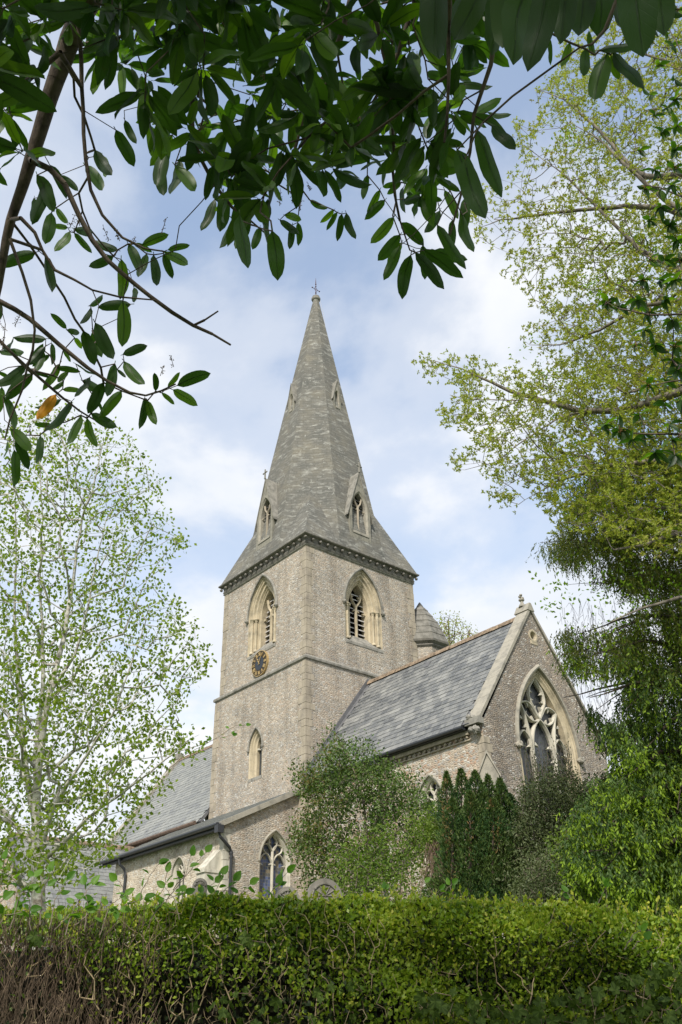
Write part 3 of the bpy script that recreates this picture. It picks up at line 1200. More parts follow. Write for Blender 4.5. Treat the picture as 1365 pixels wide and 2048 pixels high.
zz_ = [17.60, 17.96, 18.33, 18.70, 19.07, 19.42, 19.72]
for k in range(6):
    mb = MB()
    mb.lathe((TU[0], TU[1], 0), [(rr_[k] + .015, zz_[k]), (rr_[k] + .02, zz_[k] + .03), (rr_[k + 1] - .002, zz_[k + 1] + .01)], 8)
    mb.obj('roof_course', M['turret'], tur)
mb = MB()
mb.lathe((TU[0], TU[1], 0), [(0.17, 19.715), (0.175, 19.74), (0.03, 19.98), (0.0, 20.0)], 8)
mb.obj('turret_finial', M['turret'], tur)

# ------------------------------------------------------------ chancel
CX, CY0, CY1 = 8.92, 0.02, 6.40
EZ, RZ = 10.21, 14.72
S_ch = Frame((0, CY0, 0), (1, 0, 0), (0, 1, 0))
E_ch = Frame((CX, 0, 0), (0, 1, 0), (-1, 0, 0))
EW, EH, ESP, ESILL, EOFF = 1.28, 2.55, 9.85, 7.7, .26
SW, SH, SSP, SSILL, SOFF = .48, .80, 8.12, 6.3, .12
SCX = 6.47
mb = MB()
wall_face(mb, S_ch, rect(D, CX, GZ, 10.12), [win_path(SCX, SW, SSP, SH, SSILL, SOFF, 10)])
chw = mb.obj('chancel_wall', M['flank'], church)
mb = MB()
wall_face(mb, Frame((0, CY1, 0), (1, 0, 0), (0, -1, 0)), rect(D, CX, GZ, 10.12))
mb.obj('north_wall', M['flank'], church)
mb = MB()
wall_face(mb, E_ch, [(CY0, GZ), (CY1, GZ), (CY1, 10.2), (3.21, 14.86), (CY0, 10.2)],
          [win_path(3.21, EW, ESP, EH, ESILL, EOFF, 16), [(3.21 + .17 * math.cos(a * math.pi / 6), 13.9 + .17 * math.sin(a * math.pi / 6)) for a in range(12)]])
gab = mb.obj('east_gable_wall', M['gable'], church)
quoins(CX, CY0, -1, 1, 6.0, 9.75, gab, M['quoin'], seed=9, a=.30, b=.24)

# oculus
mb = MB()
for k in range(16):
    a0, a1 = k * math.pi / 8, (k + 1) * math.pi / 8
    for (r0, d0), (r1, d1) in (((.24, 0), (.24, -.02)), ((.24, -.02), (.17, -.02)), ((.17, -.02), (.11, .12)), ((.11, .12), (.11, .4))):
        mb.face([E_ch.p(3.21 + r0 * math.cos(a0), 13.9 + r0 * math.sin(a0), d0), E_ch.p(3.21 + r0 * math.cos(a1), 13.9 + r0 * math.sin(a1), d0),
                 E_ch.p(3.21 + r1 * math.cos(a1), 13.9 + r1 * math.sin(a1), d1), E_ch.p(3.21 + r1 * math.cos(a0), 13.9 + r1 * math.sin(a0), d1)])
mb.box((CX - .02, 3.02, 13.57), (CX + .015, 3.40, 13.70))
ocu = mb.obj('oculus', M['lime'], church)
mb = MB()
mb.face([E_ch.p(3.0, 13.7, .35), E_ch.p(3.4, 13.7, .35), E_ch.p(3.4, 14.1, .35), E_ch.p(3.0, 14.1, .35)])
mb.obj('pane', M['dark'], ocu)

# great east window
mb = MB()
moulding(mb, E_ch, 3.21, EW, ESP, EH, ESILL, [(.26, 0), (.24, .035), (.18, .035), (.15, .08), (.10, .07), (.05, .13), (0, .15), (0, .42)], 18)
eastw = mb.obj('east_window', M['lime'], church)
mb = MB()
hood(mb, E_ch, 3.21, EW, ESP, EH, .24, .36, 0.10, 18)
for s in (-1, 1):
    mb.blob(E_ch.p(3.21 + s * (EW + .30), ESP - .10, -.06), .12, 8, 6)
mb.obj('hood_mould', M['coping'], eastw)
mb = MB()
cx = 3.21
d0, d1 = .17, .36
for s in (-1, 1):
    P = lambda pts: smooth2([(cx + s * a, b) for a, b in pts])
    bar(mb, E_ch, P([(.50, 7.6), (.52, 9.0), (.56, 9.5), (.60, 9.98), (.67, 10.46), (.78, 10.95), (.93, 11.30)]), .12, d0, d1)
    bar(mb, E_ch, P([(.55, 9.7), (.52, 10.1), (.40, 10.5), (.20, 10.78), (0, 10.93)]), .10, d0 + .005, d1)
    bar(mb, E_ch, P([(0, 10.93), (.17, 11.12), (.40, 11.42), (.66, 11.46), (.92, 11.33)]), .09, d0 + .01, d1)
    bar(mb, E_ch, P([(0, 10.93), (.25, 10.80), (.55, 10.84), (.78, 11.05), (.92, 11.33)]), .09, d0 + .01, d1)
    bar(mb, E_ch, P([(0, 10.95), (.22, 11.28), (.42, 11.58), (.38, 11.95), (.16, 12.2), (.02, 12.38)]), .10, d0 + .008, d1)
    bar(mb, E_ch, P([(1.26, 9.98), (1.16, 10.20), (.92, 10.44), (.74, 10.28), (.60, 10.12)]), .075, d0 + .02, d1 - .02)
    for b_, t_ in (((1.22, 9.9), (1.02, 9.86)), ((.60, 9.95), (.78, 9.88)), ((.42, 10.05), (.24, 9.98)), ((.56, 9.62), (.40, 9.55)),
                   ((.33, 10.82), (.38, 11.0)), ((.55, 11.42), (.52, 11.26)), ((.72, 11.0), (.62, 11.12)), ((.36, 11.60), (.18, 11.58)), ((.36, 11.92), (.20, 11.84)),
                   ((.20, 11.28), (.10, 11.40)), ((.72, 10.60), (.88, 10.50)), ((1.0, 10.85), (.88, 10.78))):
        cusp(mb, E_ch, (cx + s * b_[0], b_[1]), (cx + s * t_[0], t_[1]), .06, d0 + .05, d1 - .04)
mb.obj('tracery', M['lime_white'], eastw)
mb = MB()
path = win_path(cx, EW, ESP, EH, ESILL, 0, 18)
mb.face([E_ch.p(a, b, .38) for a, b in path])
mb.obj('leaded_glass', M['glass'], eastw)
mb = MB()
sillslab(mb, E_ch, cx, EW + EOFF, EW, ESILL, ESILL + .25, .3, .04)
mb.obj('sill', M['lime'], eastw)


def side_window(fr, cx, w, h, spring, sill, off, glass, mull=True, hoodt=.07, d0=.14, d1=.28, bw=.09):
    m = MB()
    moulding(m, fr, cx, w, spring, h, sill, [(off, 0), (off * .8, .03), (off * .4, .05), (0, .12), (0, .34)], 12)
    win = m.obj('traceried_window', M['lime_white'], church)
    m = MB()
    hood(m, fr, cx, w, spring, h, off - .01, off + hoodt, 0.06, 12)
    m.obj('hood_mould', M['coping'], win)
    m = MB()
    fk = spring + h * .44
    bar(m, fr, [(cx, sill), (cx, fk)], bw, d0, d1)
    for s in (-1, 1):
        P = lambda pts: smooth2([(cx + s * a * w, spring + b * h) for a, b in pts])
        bar(m, fr, P([(1.0, .0), (.80, .22), (.48, .36), (.18, .20), (.03, .02)]), bw * .65, d0 + .02, d1 - .01)
        bar(m, fr, P([(.0, .42), (.14, .60), (.48, .68), (.76, .58), (.72, .42), (.5, .34)]), bw * .6, d0 + .015, d1 - .01)
        bar(m, fr, P([(.0, .40), (.30, .62), (.32, .80), (.06, .98)]), bw * .65, d0 + .01, d1 - .01)
        for b_, t_ in (((.98, -.05), (.72, -.08)), ((.05, -.02), (.28, -.06)), ((.27, .72), (.12, .72))):
            cusp(m, fr, (cx + s * b_[0] * w, spring + b_[1] * h), (cx + s * t_[0] * w, spring + t_[1] * h), .035, d0 + .04, d1 - .03)
    m.obj('tracery', M['lime_white'], win)
    m = MB()
    m.face([fr.p(a, b, d1 + .02) for a, b in win_path(cx, w, spring, h, sill, 0, 12)])
    m.obj('leaded_glass', glass, win)
    m = MB()
    sillslab(m, fr, cx, w + off, w, sill, sill + .15, .25, .03)
    m.obj('sill', M['lime'], win)
    return win


side_window(S_ch, SCX, SW, SH, SSP, SSILL, SOFF, M['glass'])


# roofs ---------------------------------------------------------------
def slope_frame(p_eave, p_ridge, along):
    """origin at the eave; u along, v up the slope, n outwards"""
    e = np.array(p_eave, float)
    v = np.array(p_ridge, float) - e
    Ls = np.linalg.norm(v)
    v /= Ls
    u = np.array(along, float)
    n = np.cross(u, v)
    if n[2] < 0:
        n = -n
    return e, u, v, n, Ls


def slates(roof, p_eave, p_ridge, along, u0, u1, gauge, width, mat, single, name='slate', skew=None, th=0.014):
    e, u, v, n, Ls = slope_frame(p_eave, p_ridge, along)
    rows = int(Ls / gauge)
    rr = random.Random(int(abs(u0) * 31) + 5)
    shared = MB()
    L2 = gauge * 1.28
    shared.hexa([(-width / 2, 0, 0), (width / 2, 0, 0), (width / 2, L2, 0), (-width / 2, L2, 0), (-width / 2, 0, th), (width / 2, 0, th), (width / 2, L2, th), (-width / 2, L2, th)])
    me = shared.mesh('slate')
    me.materials.append(mat)
    rest = MB()
    for i in range(rows + 1):
        vv = i * gauge
        if vv + gauge * .6 > Ls:
            break
        x = u0 + (0 if i % 2 else width / 2)
        while x < u1 - width * .25:
            uc = x + width / 2
            if uc + width / 2 > u1 + width * .3:
                break
            r = rr.uniform(-.010, .010)
            lift = .020 + rr.uniform(0, .008)
            dz = rr.uniform(-.010, .010)
            Mx = Matrix(((u[0], v[0], n[0], 0), (u[1], v[1], n[1], 0), (u[2], v[2], n[2], 0), (0, 0, 0, 1)))
            pos = e + u * uc + v * (vv - .03 + dz) + n * lift
            Mx.translation = Vector(pos)
            tilt = Matrix.Rotation(-.055, 4, 'X') @ Matrix.Rotation(r, 4, 'Z') @ Matrix.Diagonal((.965, 1, 1, 1))
            MM = Mx @ tilt
            if single(uc, i):
                o = bpy.data.objects.new(name, me)
                COL.objects.link(o)
                o.parent = roof
                o.matrix_parent_inverse = wmat(roof).inverted()
                o.matrix_basis = MM
            else:
                q = [MM @ Vector(c) for c in shared.v]
                rest.hexa([tuple(c) for c in q])
            x += width
    if rest.v:
        rest.obj('slate_courses', mat, roof, kind='stuff')


def roof_slab(name, p_eave, p_ridge, along, u0, u1, th=.10, mat=None, parent=None):
    e, u, v, n, Ls = slope_frame(p_eave, p_ridge, along)
    A = [e + u * u0, e + u * u1, e + u * u1 + v * Ls, e + u * u0 + v * Ls]
    m = MB()
    m.hexa([p - n * th for p in A] + A)
    return m.obj(name, mat or M['lead'], parent or church)


cr1 = roof_slab('chancel_roof', (0, -.26, 10.18), (0, 3.21, RZ), (1, 0, 0), D, 8.60)
slates(cr1, (0, -.28, 10.155), (0, 3.21, RZ), (1, 0, 0), D + .12, 8.46, .245, .33, M['slate'], lambda uu, i: uu > 5.6)
roof_slab('north_roof', (0, 6.68, 10.18), (0, 3.21, RZ), (1, 0, 0), D, 8.60, mat=M['slate_grey'])
# lead slipped repair near the ridge
mb = MB()
e, u, v, n, Ls = slope_frame((0, -.28, 10.155), (0, 3.21, RZ), (1, 0, 0))
q = e + u * 3.9 + v * (Ls - .72) + n * .05
mb.slab([q, q + u * .26, q + u * .26 + v * .30 + n * .01, q + v * .30 + n * .01], .012)
mb.obj('slipped_slate', M['lead'], cr1)


def ridge_tiles(roof, x0, x1, y, z, axis=0, L_=.44, mat=None):
    k = x0
    rr = random.Random(5)
    while k < x1 - .1:
        kk = min(k + L_ - .012, x1)
        m = MB()
        dz = rr.uniform(-.008, .008)
        r = .13
        P = []
        for t in (k, kk):
            for a, b in ((-r, -.15), (-r * .62, -.01), (0, .055), (r * .62, -.01), (r, -.15), (0, -.05)):
                P.append((t, y + a, z + b + dz) if axis == 0 else (y + a, t, z + b + dz))
        m.v = P
        for j in range(6):
            m.f.append((j, (j + 1) % 6, 6 + (j + 1) % 6, 6 + j))
        m.f += [tuple(range(6)), tuple(range(11, 5, -1))]
        m.obj('ridge_tile', mat or M['ridge'], roof)
        k += L_


ridge_tiles(cr1, D + .05, 8.44, 3.21, RZ + .10)
# lead flashing where the roof meets the tower
mb = MB()
mb.slab([(D + .004, -.30, 10.22), (D + .20, -.30, 10.22), (D + .20, 3.21, RZ + .05), (D + .004, 3.21, RZ + .05)], .02)
mb.hexa([(D - .01, -.30, 10.1), (D + .035, -.30, 10.1), (D + .035, 3.21, RZ), (D - .01, 3.21, RZ), (D - .01, -.30, 10.42), (D + .035, -.30, 10.42), (D + .035, 3.21, RZ + .30), (D - .01, 3.21, RZ + .30)])
mb.obj('flashing', M['lead'], cr1)

# gable coping in separate stones
def coping(parent, x0, x1, ye, ze, ya, za, yn, zn, n, th=.16, mat=None):
    for (y0, z0), (y1, z1) in (((ye, ze), (ya, za)), ((yn, zn), (ya, za))):
        for k in range(n):
            a, b = k / n + .002, (k + 1) / n - .002
            p = lambda t: (y0 + (y1 - y0) * t, z0 + (z1 - z0) * t)
            (ya_, za_), (yb_, zb_) = p(a), p(b)
            m = MB()
            m.hexa([(x0, ya_, za_ - th), (x1, ya_, za_ - th), (x1, yb_, zb_ - th), (x0, yb_, zb_ - th), (x0, ya_, za_), (x1, ya_, za_), (x1, yb_, zb_), (x0, yb_, zb_)])
            m.obj('coping_stone', mat or M['coping'], parent)


coping(gab, 8.44, 8.98, -.13, 10.36, 3.21, 15.06, 6.55, 10.36, 6, .17)
mb = MB()
mb.box((8.42, -.24, 10.12), (8.985, .03, 10.32))
mb.blob((8.58, -.20, 10.38), .09, 3, 6)
mb.blob((8.75, -.16, 10.34), .09, 4, 6)
mb.blob((8.80, -.14, 9.94), .14, 5, 6)
mb.blob((8.62, -.16, 9.98), .10, 6, 6)
mb.obj('carved_kneeler', M['grey'], gab)
mb = MB()
mb.hexa([(8.36, 3.02, 14.86), (9.0, 3.02, 14.86), (9.0, 3.40, 14.86), (8.36, 3.40, 14.86), (8.40, 3.16, 15.16), (9.0, 3.16, 15.16), (9.0, 3.26, 15.16), (8.40, 3.26, 15.16)])
mb.lathe((8.64, 3.21, 0), [(.15, 15.12), (.12, 15.2), (.07, 15.24), (.055, 15.34), (.11, 15.38), (.11, 15.42), (.05, 15.46), (.05, 15.52)], 8)
mb.blob((8.64, 3.12, 15.50), .05, 1, 5)
mb.blob((8.64, 3.30, 15.50), .05, 2, 5)
mb.blob((8.64, 3.21, 15.60), .055, 3, 5)
mb.obj('gable_finial', M['coping'], gab)

# eaves cornice with dentils, gutter, rainwater head
mb = MB()
mb.box((D, -.10, 9.90), (8.40, CY0, 10.02))
mb.box((D, -.04, 9.73), (8.40, CY0, 9.77))
ec = mb.obj('eaves_cornice', M['quoin'], church)
mb = MB()
k = 0
x = .3
while x < 8.3:
    mb.blob((x, -.035, 9.835), .052, k, 5)
    x += .235
    k += 1
mb.obj('ball_flowers', M['quoin'], ec, kind='stuff', smooth=True)
mb = MB()
mb.tube([(D, -.30, 10.10), (8.36, -.30, 10.10)], .058, 8)
mb.box((D, -.24, 10.03), (8.36, -.12, 10.10))
gut = mb.obj('gutter', M['black'], church)
mb = MB()
mb.box((4.10, -.40, 9.80), (4.34, -.16, 10.04))
mb.tube([(4.22, -.28, 9.82), (4.22, -.2, 9.5), (4.22, -.08, 9.35), (4.22, -.08, 4)], .05, 8)
mb.obj('downpipe', M['black'], gut)

# diagonal buttress at the corner
mb = MB()
u_ = np.array([1, -1, 0]) / math.sqrt(2)
w_ = np.array([1, 1, 0]) / math.sqrt(2)
c0 = np.array([CX, CY0, 0])
B = lambda a, b, z: c0 + u_ * a + w_ * b + np.array([0, 0, z])
hw, le = .30, .42
mb.hexa([B(-.3, -hw, GZ), B(le, -hw, GZ), B(le, hw, GZ), B(-.3, hw, GZ), B(-.3, -hw, 8.45), B(le, -hw, 8.45), B(le, hw, 8.45), B(-.3, hw, 8.45)])
mb.face([B(le, -hw, 8.45), B(le, hw, 8.45), B(le, 0, 9.1)])
for s in (-1, 1):
    hh = hw + .05
    mb.hexa([B(-.3, 0, 9.08), B(le + .05, 0, 9.08), B(le + .05, s * hh, 8.34), B(-.3, s * hh, 8.34),
             B(-.3, 0, 9.18), B(le + .05, 0, 9.18), B(le + .05, s * hh, 8.43), B(-.3, s * hh, 8.43)])
mb.obj('buttress', M['coping'], church)

# ------------------------------------------------------------ nave
mb = MB()
wall_face(mb, Frame((0, -.30, 0), (1, 0, 0), (0, 1, 0)), rect(-15.6, -W - D, GZ, 9.9))
wall_face(mb, Frame((-15.6, 0, 0), (0, 1, 0), (1, 0, 0)), [(-.30, GZ), (6.8, GZ), (6.8, 9.9), (3.25, 14.95), (-.30, 9.9)])
nvw = mb.obj('nave_wall', M['flank'], church)
nr = roof_slab('nave_roof', (0, -.58, 9.88), (0, 3.25, 15.02), (1, 0, 0), -15.3, -W - D + .02)
slates(nr, (0, -.60, 9.86), (0, 3.25, 15.02), (1, 0, 0), -15.2, -W - D, .215, .30, M['slate_grey'], lambda uu, i: False)
roof_slab('nave_north_roof', (0, 7.08, 9.88), (0, 3.25, 15.02), (1, 0, 0), -15.3, -W - D + .02, mat=M['slate_grey'])
ridge_tiles(nr, -15.2, -W - D, 3.25, 15.10)
coping(nvw, -15.65, -15.18, -.62, 10.04, 3.25, 15.26, 7.1, 10.04, 6, .28)
mb = MB()
mb.box((-15.6, 3.08, 15.1), (-15.2, 3.42, 15.42))
mb.tube([(-15.4, 3.25, 15.3), (-15.4, 3.25, 16.2)], [.09, .05], 6)
mb.tube([(-15.4, 2.98, 15.88), (-15.4, 3.52, 15.88)], .05, 6)
mb.obj('gable_cross', M['grey'], nvw)
mb = MB()
mb.tube([(-15.1, -.66, 9.84), (-6.75, -.66, 9.84)], .095, 8)
mb.box((-15.1, -.60, 9.62), (-6.7, -.34, 9.80))
mb.obj('wooden_gutter', M['wood'], nr)

# ------------------------------------------------------------ aisle
AX0, AX1, AY = -8.22, -.28, -3.34
S_ai = Frame((0, AY, 0), (1, 0, 0), (0, 1, 0))
E_ai = Frame((AX1, 0, 0), (0, 1, 0), (-1, 0, 0))
az = lambda y: 9.94 + .467 * (y + .13)
mb = MB()
wall_face(mb, S_ai, rect(AX0, AX1, GZ, 8.36), [win_path(-3.2, .34, 7.12, .46, 5.6, .09, 8)])
wall_face(mb, Frame((AX0, 0, 0), (0, 1, 0), (1, 0, 0)), [(AY, GZ), (-.2, GZ), (-.2, 9.75), (AY, 8.3)])
aiw = mb.obj('aisle_wall', M['aisle'], church)
mb = MB()
wall_face(mb, E_ai, [(AY, GZ), (-D, GZ), (-D, az(-D) - .1), (AY, az(AY) - .10)], [win_path(-1.17, .57, 7.27, .97, 5.6, .10, 12)])
aie = mb.obj('aisle_end_wall', M['tower'], church)
quoins(AX1, AY, -1, 1, 6.2, 8.2, aie, M['lime_white'], seed=12, a=.32, b=.22)
side_window(E_ai, -1.17, .57, .97, 7.27, 5.6, .10, M['stained'], hoodt=.06, d0=.12, d1=.26)
side_window(S_ai, -3.2, .34, .46, 7.12, 5.6, .09, M['glass'], hoodt=.05, d0=.12, d1=.22, bw=.07)
ar = roof_slab('aisle_roof', (0, -3.62, az(-3.62)), (0, -D - .004, az(-D) + .03), (1, 0, 0), -8.94, -.12, .09)
slates(ar, (0, -3.64, az(-3.64) + .01), (0, -D - .004, az(-D) + .03), (1, 0, 0), -8.94, -.20, .22, .30, M['slate_grey'], lambda uu, i: False)
mb = MB()
mb.hexa([(-.22, -3.6, az(-3.6) - .13), (-.10, -3.6, az(-3.6) - .13), (-.10, -D - .01, az(-D) - .12), (-.22, -D - .01, az(-D) - .12),
         (-.22, -3.6, az(-3.6) + .055), (-.10, -3.6, az(-3.6) + .055), (-.10, -D - .01, az(-D) + .07), (-.22, -D - .01, az(-D) + .07)])
mb.obj('verge', M['coping'], ar)
mb = MB()
mb.tube([(-9.0, -3.72, az(-3.62) - .05), (-.15, -3.72, az(-3.62) - .05)], .075, 8)
mb.box((-8.9, -3.62, az(-3.62) - .20), (-.2, -3.46, az(-3.62) - .09))
ag = mb.obj('gutter', M['black'], church)
for xx in (-7.25,):
    mb = MB()
    mb.tube([(xx, -3.70, 8.2), (xx, -3.66, 7.98), (xx + .06, -3.48, 7.82), (xx + .1, -3.42, 7.6), (xx + .1, -3.42, 3)], .055, 8)
    mb.obj('downpipe', M['black'], ag)
mb = MB()
mb.box((-.24, -3.78, 7.98), (-.02, -3.54, 8.24))
mb.tube([(-.13, -3.66, 8.0), (-.13, -3.60, 7.86), (-.16, -3.20, 7.58), (-.19, -3.08, 7.44), (-.19, -3.08, 3)], .055, 8)
for z in (7.38, 7.25):
    mb.lathe((-.19, -3.08, z), [(.07, -.02), (.07, .02)], 8)
mb.obj('downpipe', M['black'], ag)
mb = MB()
mb.hexa([(-.95, -3.95, GZ), (-.42, -3.95, GZ), (-.42, AY, GZ), (-.95, AY, GZ), (-.95, -3.95, 6.9), (-.42, -3.95, 6.9), (-.42, AY, 7.55), (-.95, AY, 7.55)])
mb.box((-.98, -4.0, 6.74), (-.39, AY, 6.84))
mb.obj('buttress', M['lime_white'], church)

# ------------------------------------------------------------ south porch beyond the aisle
PX, PZ, PY0, PY1 = -12.0, 9.56, -6.5, -.35
pr = roof_slab('porch_roof', (-8.9, 0, 5.95), (PX, 0, PZ), (0, 1, 0), PY0, PY1)
slates(pr, (-8.88, 0, 5.94), (PX, 0, PZ), (0, 1, 0), PY0 + .15, PY1, .22, .34, M['slate_grey'], lambda uu, i: i > 13 and uu < -.6, th=.018)
roof_slab('porch_west_roof', (-15.1, 0, 5.95), (PX, 0, PZ), (0, 1, 0), PY0, PY1, mat=M['slate_grey'])
ridge_tiles(pr, PY0, PY1, PX, PZ + .09, axis=1, mat=M['ridge'])
mb = MB()
wall_face(mb, Frame((0, PY0 + .1, 0), (1, 0, 0), (0, 1, 0)), [(-14.6, GZ), (-9.4, GZ), (-9.4, 6.4), (PX, 9.4), (-14.6, 6.4)])
wall_face(mb, Frame((-9.4, 0, 0), (0, 1, 0), (-1, 0, 0)), rect(PY0 + .1, PY1, GZ, 6.4))
mb.obj('porch_wall', M['flank'], church)

# ------------------------------------------------------------ the clock
ck = thing('tower_clock', 'round tower clock with gilt roman numerals and gold hands under the belfry window', 'clock', (-3.19, -.02, 15.94))
CC = np.array([-3.19, 0, 15.94])


def disc(mb, r0, r1, y0, y1, n=40):
    for k in range(n):
        a0, a1 = 2 * math.pi * k / n, 2 * math.pi * (k + 1) / n
        f = lambda r, a, y: (CC[0] + r * math.cos(a), y, CC[2] + r * math.sin(a))
        mb.face([f(r0, a0, y1), f(r1, a0, y1), f(r1, a1, y1), f(r0, a1, y1)] if r0 > 0 else [f(r1, a0, y1), f(r1, a1, y1), (CC[0], y1, CC[2])])
        mb.face([f(r1, a0, y0), f(r1, a1, y0), f(r1, a1, y1), f(r1, a0, y1)])


mb = MB()
disc(mb, 0, .57, .0, -.085)
mb.obj('dial', M['dial'], ck)
mb = MB()
disc(mb, .555, .578, .0, -.10)
mb.obj('rim', M['gold'], ck)
mb = MB()
disc(mb, 0, .30, -.08, -.095)
mb.obj('dial_centre', M['dialblue'], ck)
ROM = ['XII', 'I', 'II', 'III', 'IIII', 'V', 'VI', 'VII', 'VIII', 'IX', 'X', 'XI']


def stroke(mb, a, b, w, ang, rc):
    """stroke in the numeral's own frame (x right, y out), then turned to its hour"""
    a, b = np.array(a, float), np.array(b, float)
    d = (b - a) / np.linalg.norm(b - a)
    nn = np.array([-d[1], d[0]]) * w / 2
    Q = [a - nn, b - nn, b + nn, a + nn]
    out = []
    for x, y in Q:
        y += rc
        out.append((CC[0] + x * math.cos(ang) + y * math.sin(ang), CC[2] - x * math.sin(ang) + y * math.cos(ang)))
    mb.hexa([(x, -.085, z) for x, z in out] + [(x, -.108, z) for x, z in out])


for h, s in enumerate(ROM):
    ang = 2 * math.pi * h / 12
    m = MB()
    wd = {'I': .035, 'V': .07, 'X': .07}
    tot = sum(wd[c] for c in s)
    x = -tot / 2
    for c in s:
        w = wd[c]
        if c == 'I':
            stroke(m, (x + w / 2, -.08), (x + w / 2, .08), .026, ang, .425)
        elif c == 'V':
            stroke(m, (x + .008, .08), (x + w / 2, -.08), .028, ang, .425)
            stroke(m, (x + w - .008, .08), (x + w / 2, -.08), .016, ang, .4251)
        else:
            stroke(m, (x + .008, .08), (x + w - .008, -.08), .028, ang, .425)
            stroke(m, (x + w - .008, .08), (x + .008, -.08), .016, ang, .4251)
        x += w
    m.obj('numeral', M['gold'], ck)
m = MB()
stroke(m, (0, -.04), (0, .30), .035, R(-32), 0)
stroke(m, (-.045, .19), (.045, .19), .04, R(-32), 0)
for v in m.v[:]:
    pass
m.v = [(a, b - .012, c) for a, b, c in m.v]
m.obj('hour_hand', M['gold'], ck)
m = MB()
stroke(m, (0, -.08), (0, .47), .022, R(27), 0)
m.v = [(a, b - .03, c) for a, b, c in m.v]
m.obj('minute_hand', M['gold'], ck)

# ============================================================ vegetation helpers
def unit(a):
    a = np.asarray(a, float)
    return a / np.maximum(1e-9, np.linalg.norm(a, axis=-1, keepdims=True))


def in_poly(x, y, poly):
    c = False
    n = len(poly)
    for i in range(n):
        x0, y0 = poly[i]
        x1, y1 = poly[i - 1]
        if (y0 > y) != (y1 > y) and x < (x1 - x0) * (y - y0) / (y1 - y0) + x0:
            c = not c
    return c


def sample_region(poly, n, h0, dh, holes=(), flat=False):
    """n points spread through the volume that stands behind an outline, h0 +- dh metres away"""
    xs = [p[0] for p in poly]
    ys = [p[1] for p in poly]
    out = []
    while len(out) < n:
        x, y = RNG.uniform(min(xs), max(xs)), RNG.uniform(min(ys), max(ys))
        if in_poly(x, y, poly) and not any(in_poly(x, y, h) for h in holes):
            out.append(atz(x, y, h0 + RNG.uniform(-dh, dh)))
    return np.array(out)


T_DIAMOND = (np.array([(0, 0, 0), (.45, -.5, .06), (.45, .5, .06), (1, 0, 0)]), np.array([(0, 1, 3), (0, 3, 2)]))
T_OVAL = (np.array([(0, 0, 0), (.25, -.40, .05), (.25, .40, .05), (.62, -.44, .04), (.62, .44, .04), (1, 0, -.06), (.25, 0, 0), (.62, 0, 0)]),
          np.array([(0, 1, 6), (0, 6, 2), (6, 1, 3), (6, 3, 7), (2, 6, 7), (2, 7, 4), (7, 3, 5), (7, 5, 4)]))


def leaf_cloud(name, pos, dirs, nrm, length, width, mat, parent=None, tmpl=T_DIAMOND, kind='stuff'):
    T, F = tmpl
    pos = np.asarray(pos, float)
    n = len(pos)
    d = unit(dirs)
    nn = nrm - d * np.sum(nrm * d, axis=1, keepdims=True)
    nn = unit(nn)
    s = np.cross(nn, d)
    L_ = np.broadcast_to(length, (n,))[:, None, None]
    W_ = np.broadcast_to(width, (n,))[:, None, None]
    V = pos[:, None, :] + L_ * T[None, :, 0:1] * d[:, None, :] + W_ * T[None, :, 1:2] * s[:, None, :] + L_ * T[None, :, 2:3] * nn[:, None, :]
    k = len(T)
    FF = (F[None] + (np.arange(n) * k)[:, None, None]).reshape(-1, 3)
    me = tri_mesh(name, V.reshape(-1, 3), FF)
    return link(name, me, parent, mat, kind)


def rand_dirs(n, bias=(0, 0, 0)):
    v = unit(RNG.normal(size=(n, 3)))
    return unit(v + np.array(bias))


def seg_mesh(name, P0, P1, R0_, R1_, mat, parent=None, sides=4, kind=None, smooth=True):
    P0, P1 = np.asarray(P0, float), np.asarray(P1, float)
    n = len(P0)
    d = unit(P1 - P0)
    ref = np.where(np.abs(d[:, 2:3]) < .9, np.array([[0, 0, 1.0]]), np.array([[1.0, 0, 0]]))
    a = unit(np.cross(d, ref))
    b = np.cross(d, a)
    t = np.arange(sides) * 2 * math.pi / sides
    ring = a[:, None, :] * np.cos(t)[None, :, None] + b[:, None, :] * np.sin(t)[None, :, None]
    V = np.concatenate([P0[:, None, :] + ring * np.asarray(R0_)[:, None, None], P1[:, None, :] + ring * np.asarray(R1_)[:, None, None]], axis=1)
    j = np.arange(sides)
    F = np.stack([j, (j + 1) % sides, (j + 1) % sides + sides, j + sides], axis=1)
    FF = (F[None] + (np.arange(n) * 2 * sides)[:, None, None]).reshape(-1, 4)
    me = tri_mesh(name, V.reshape(-1, 3), FF, smooth)
    return link(name, me, parent, mat, kind)


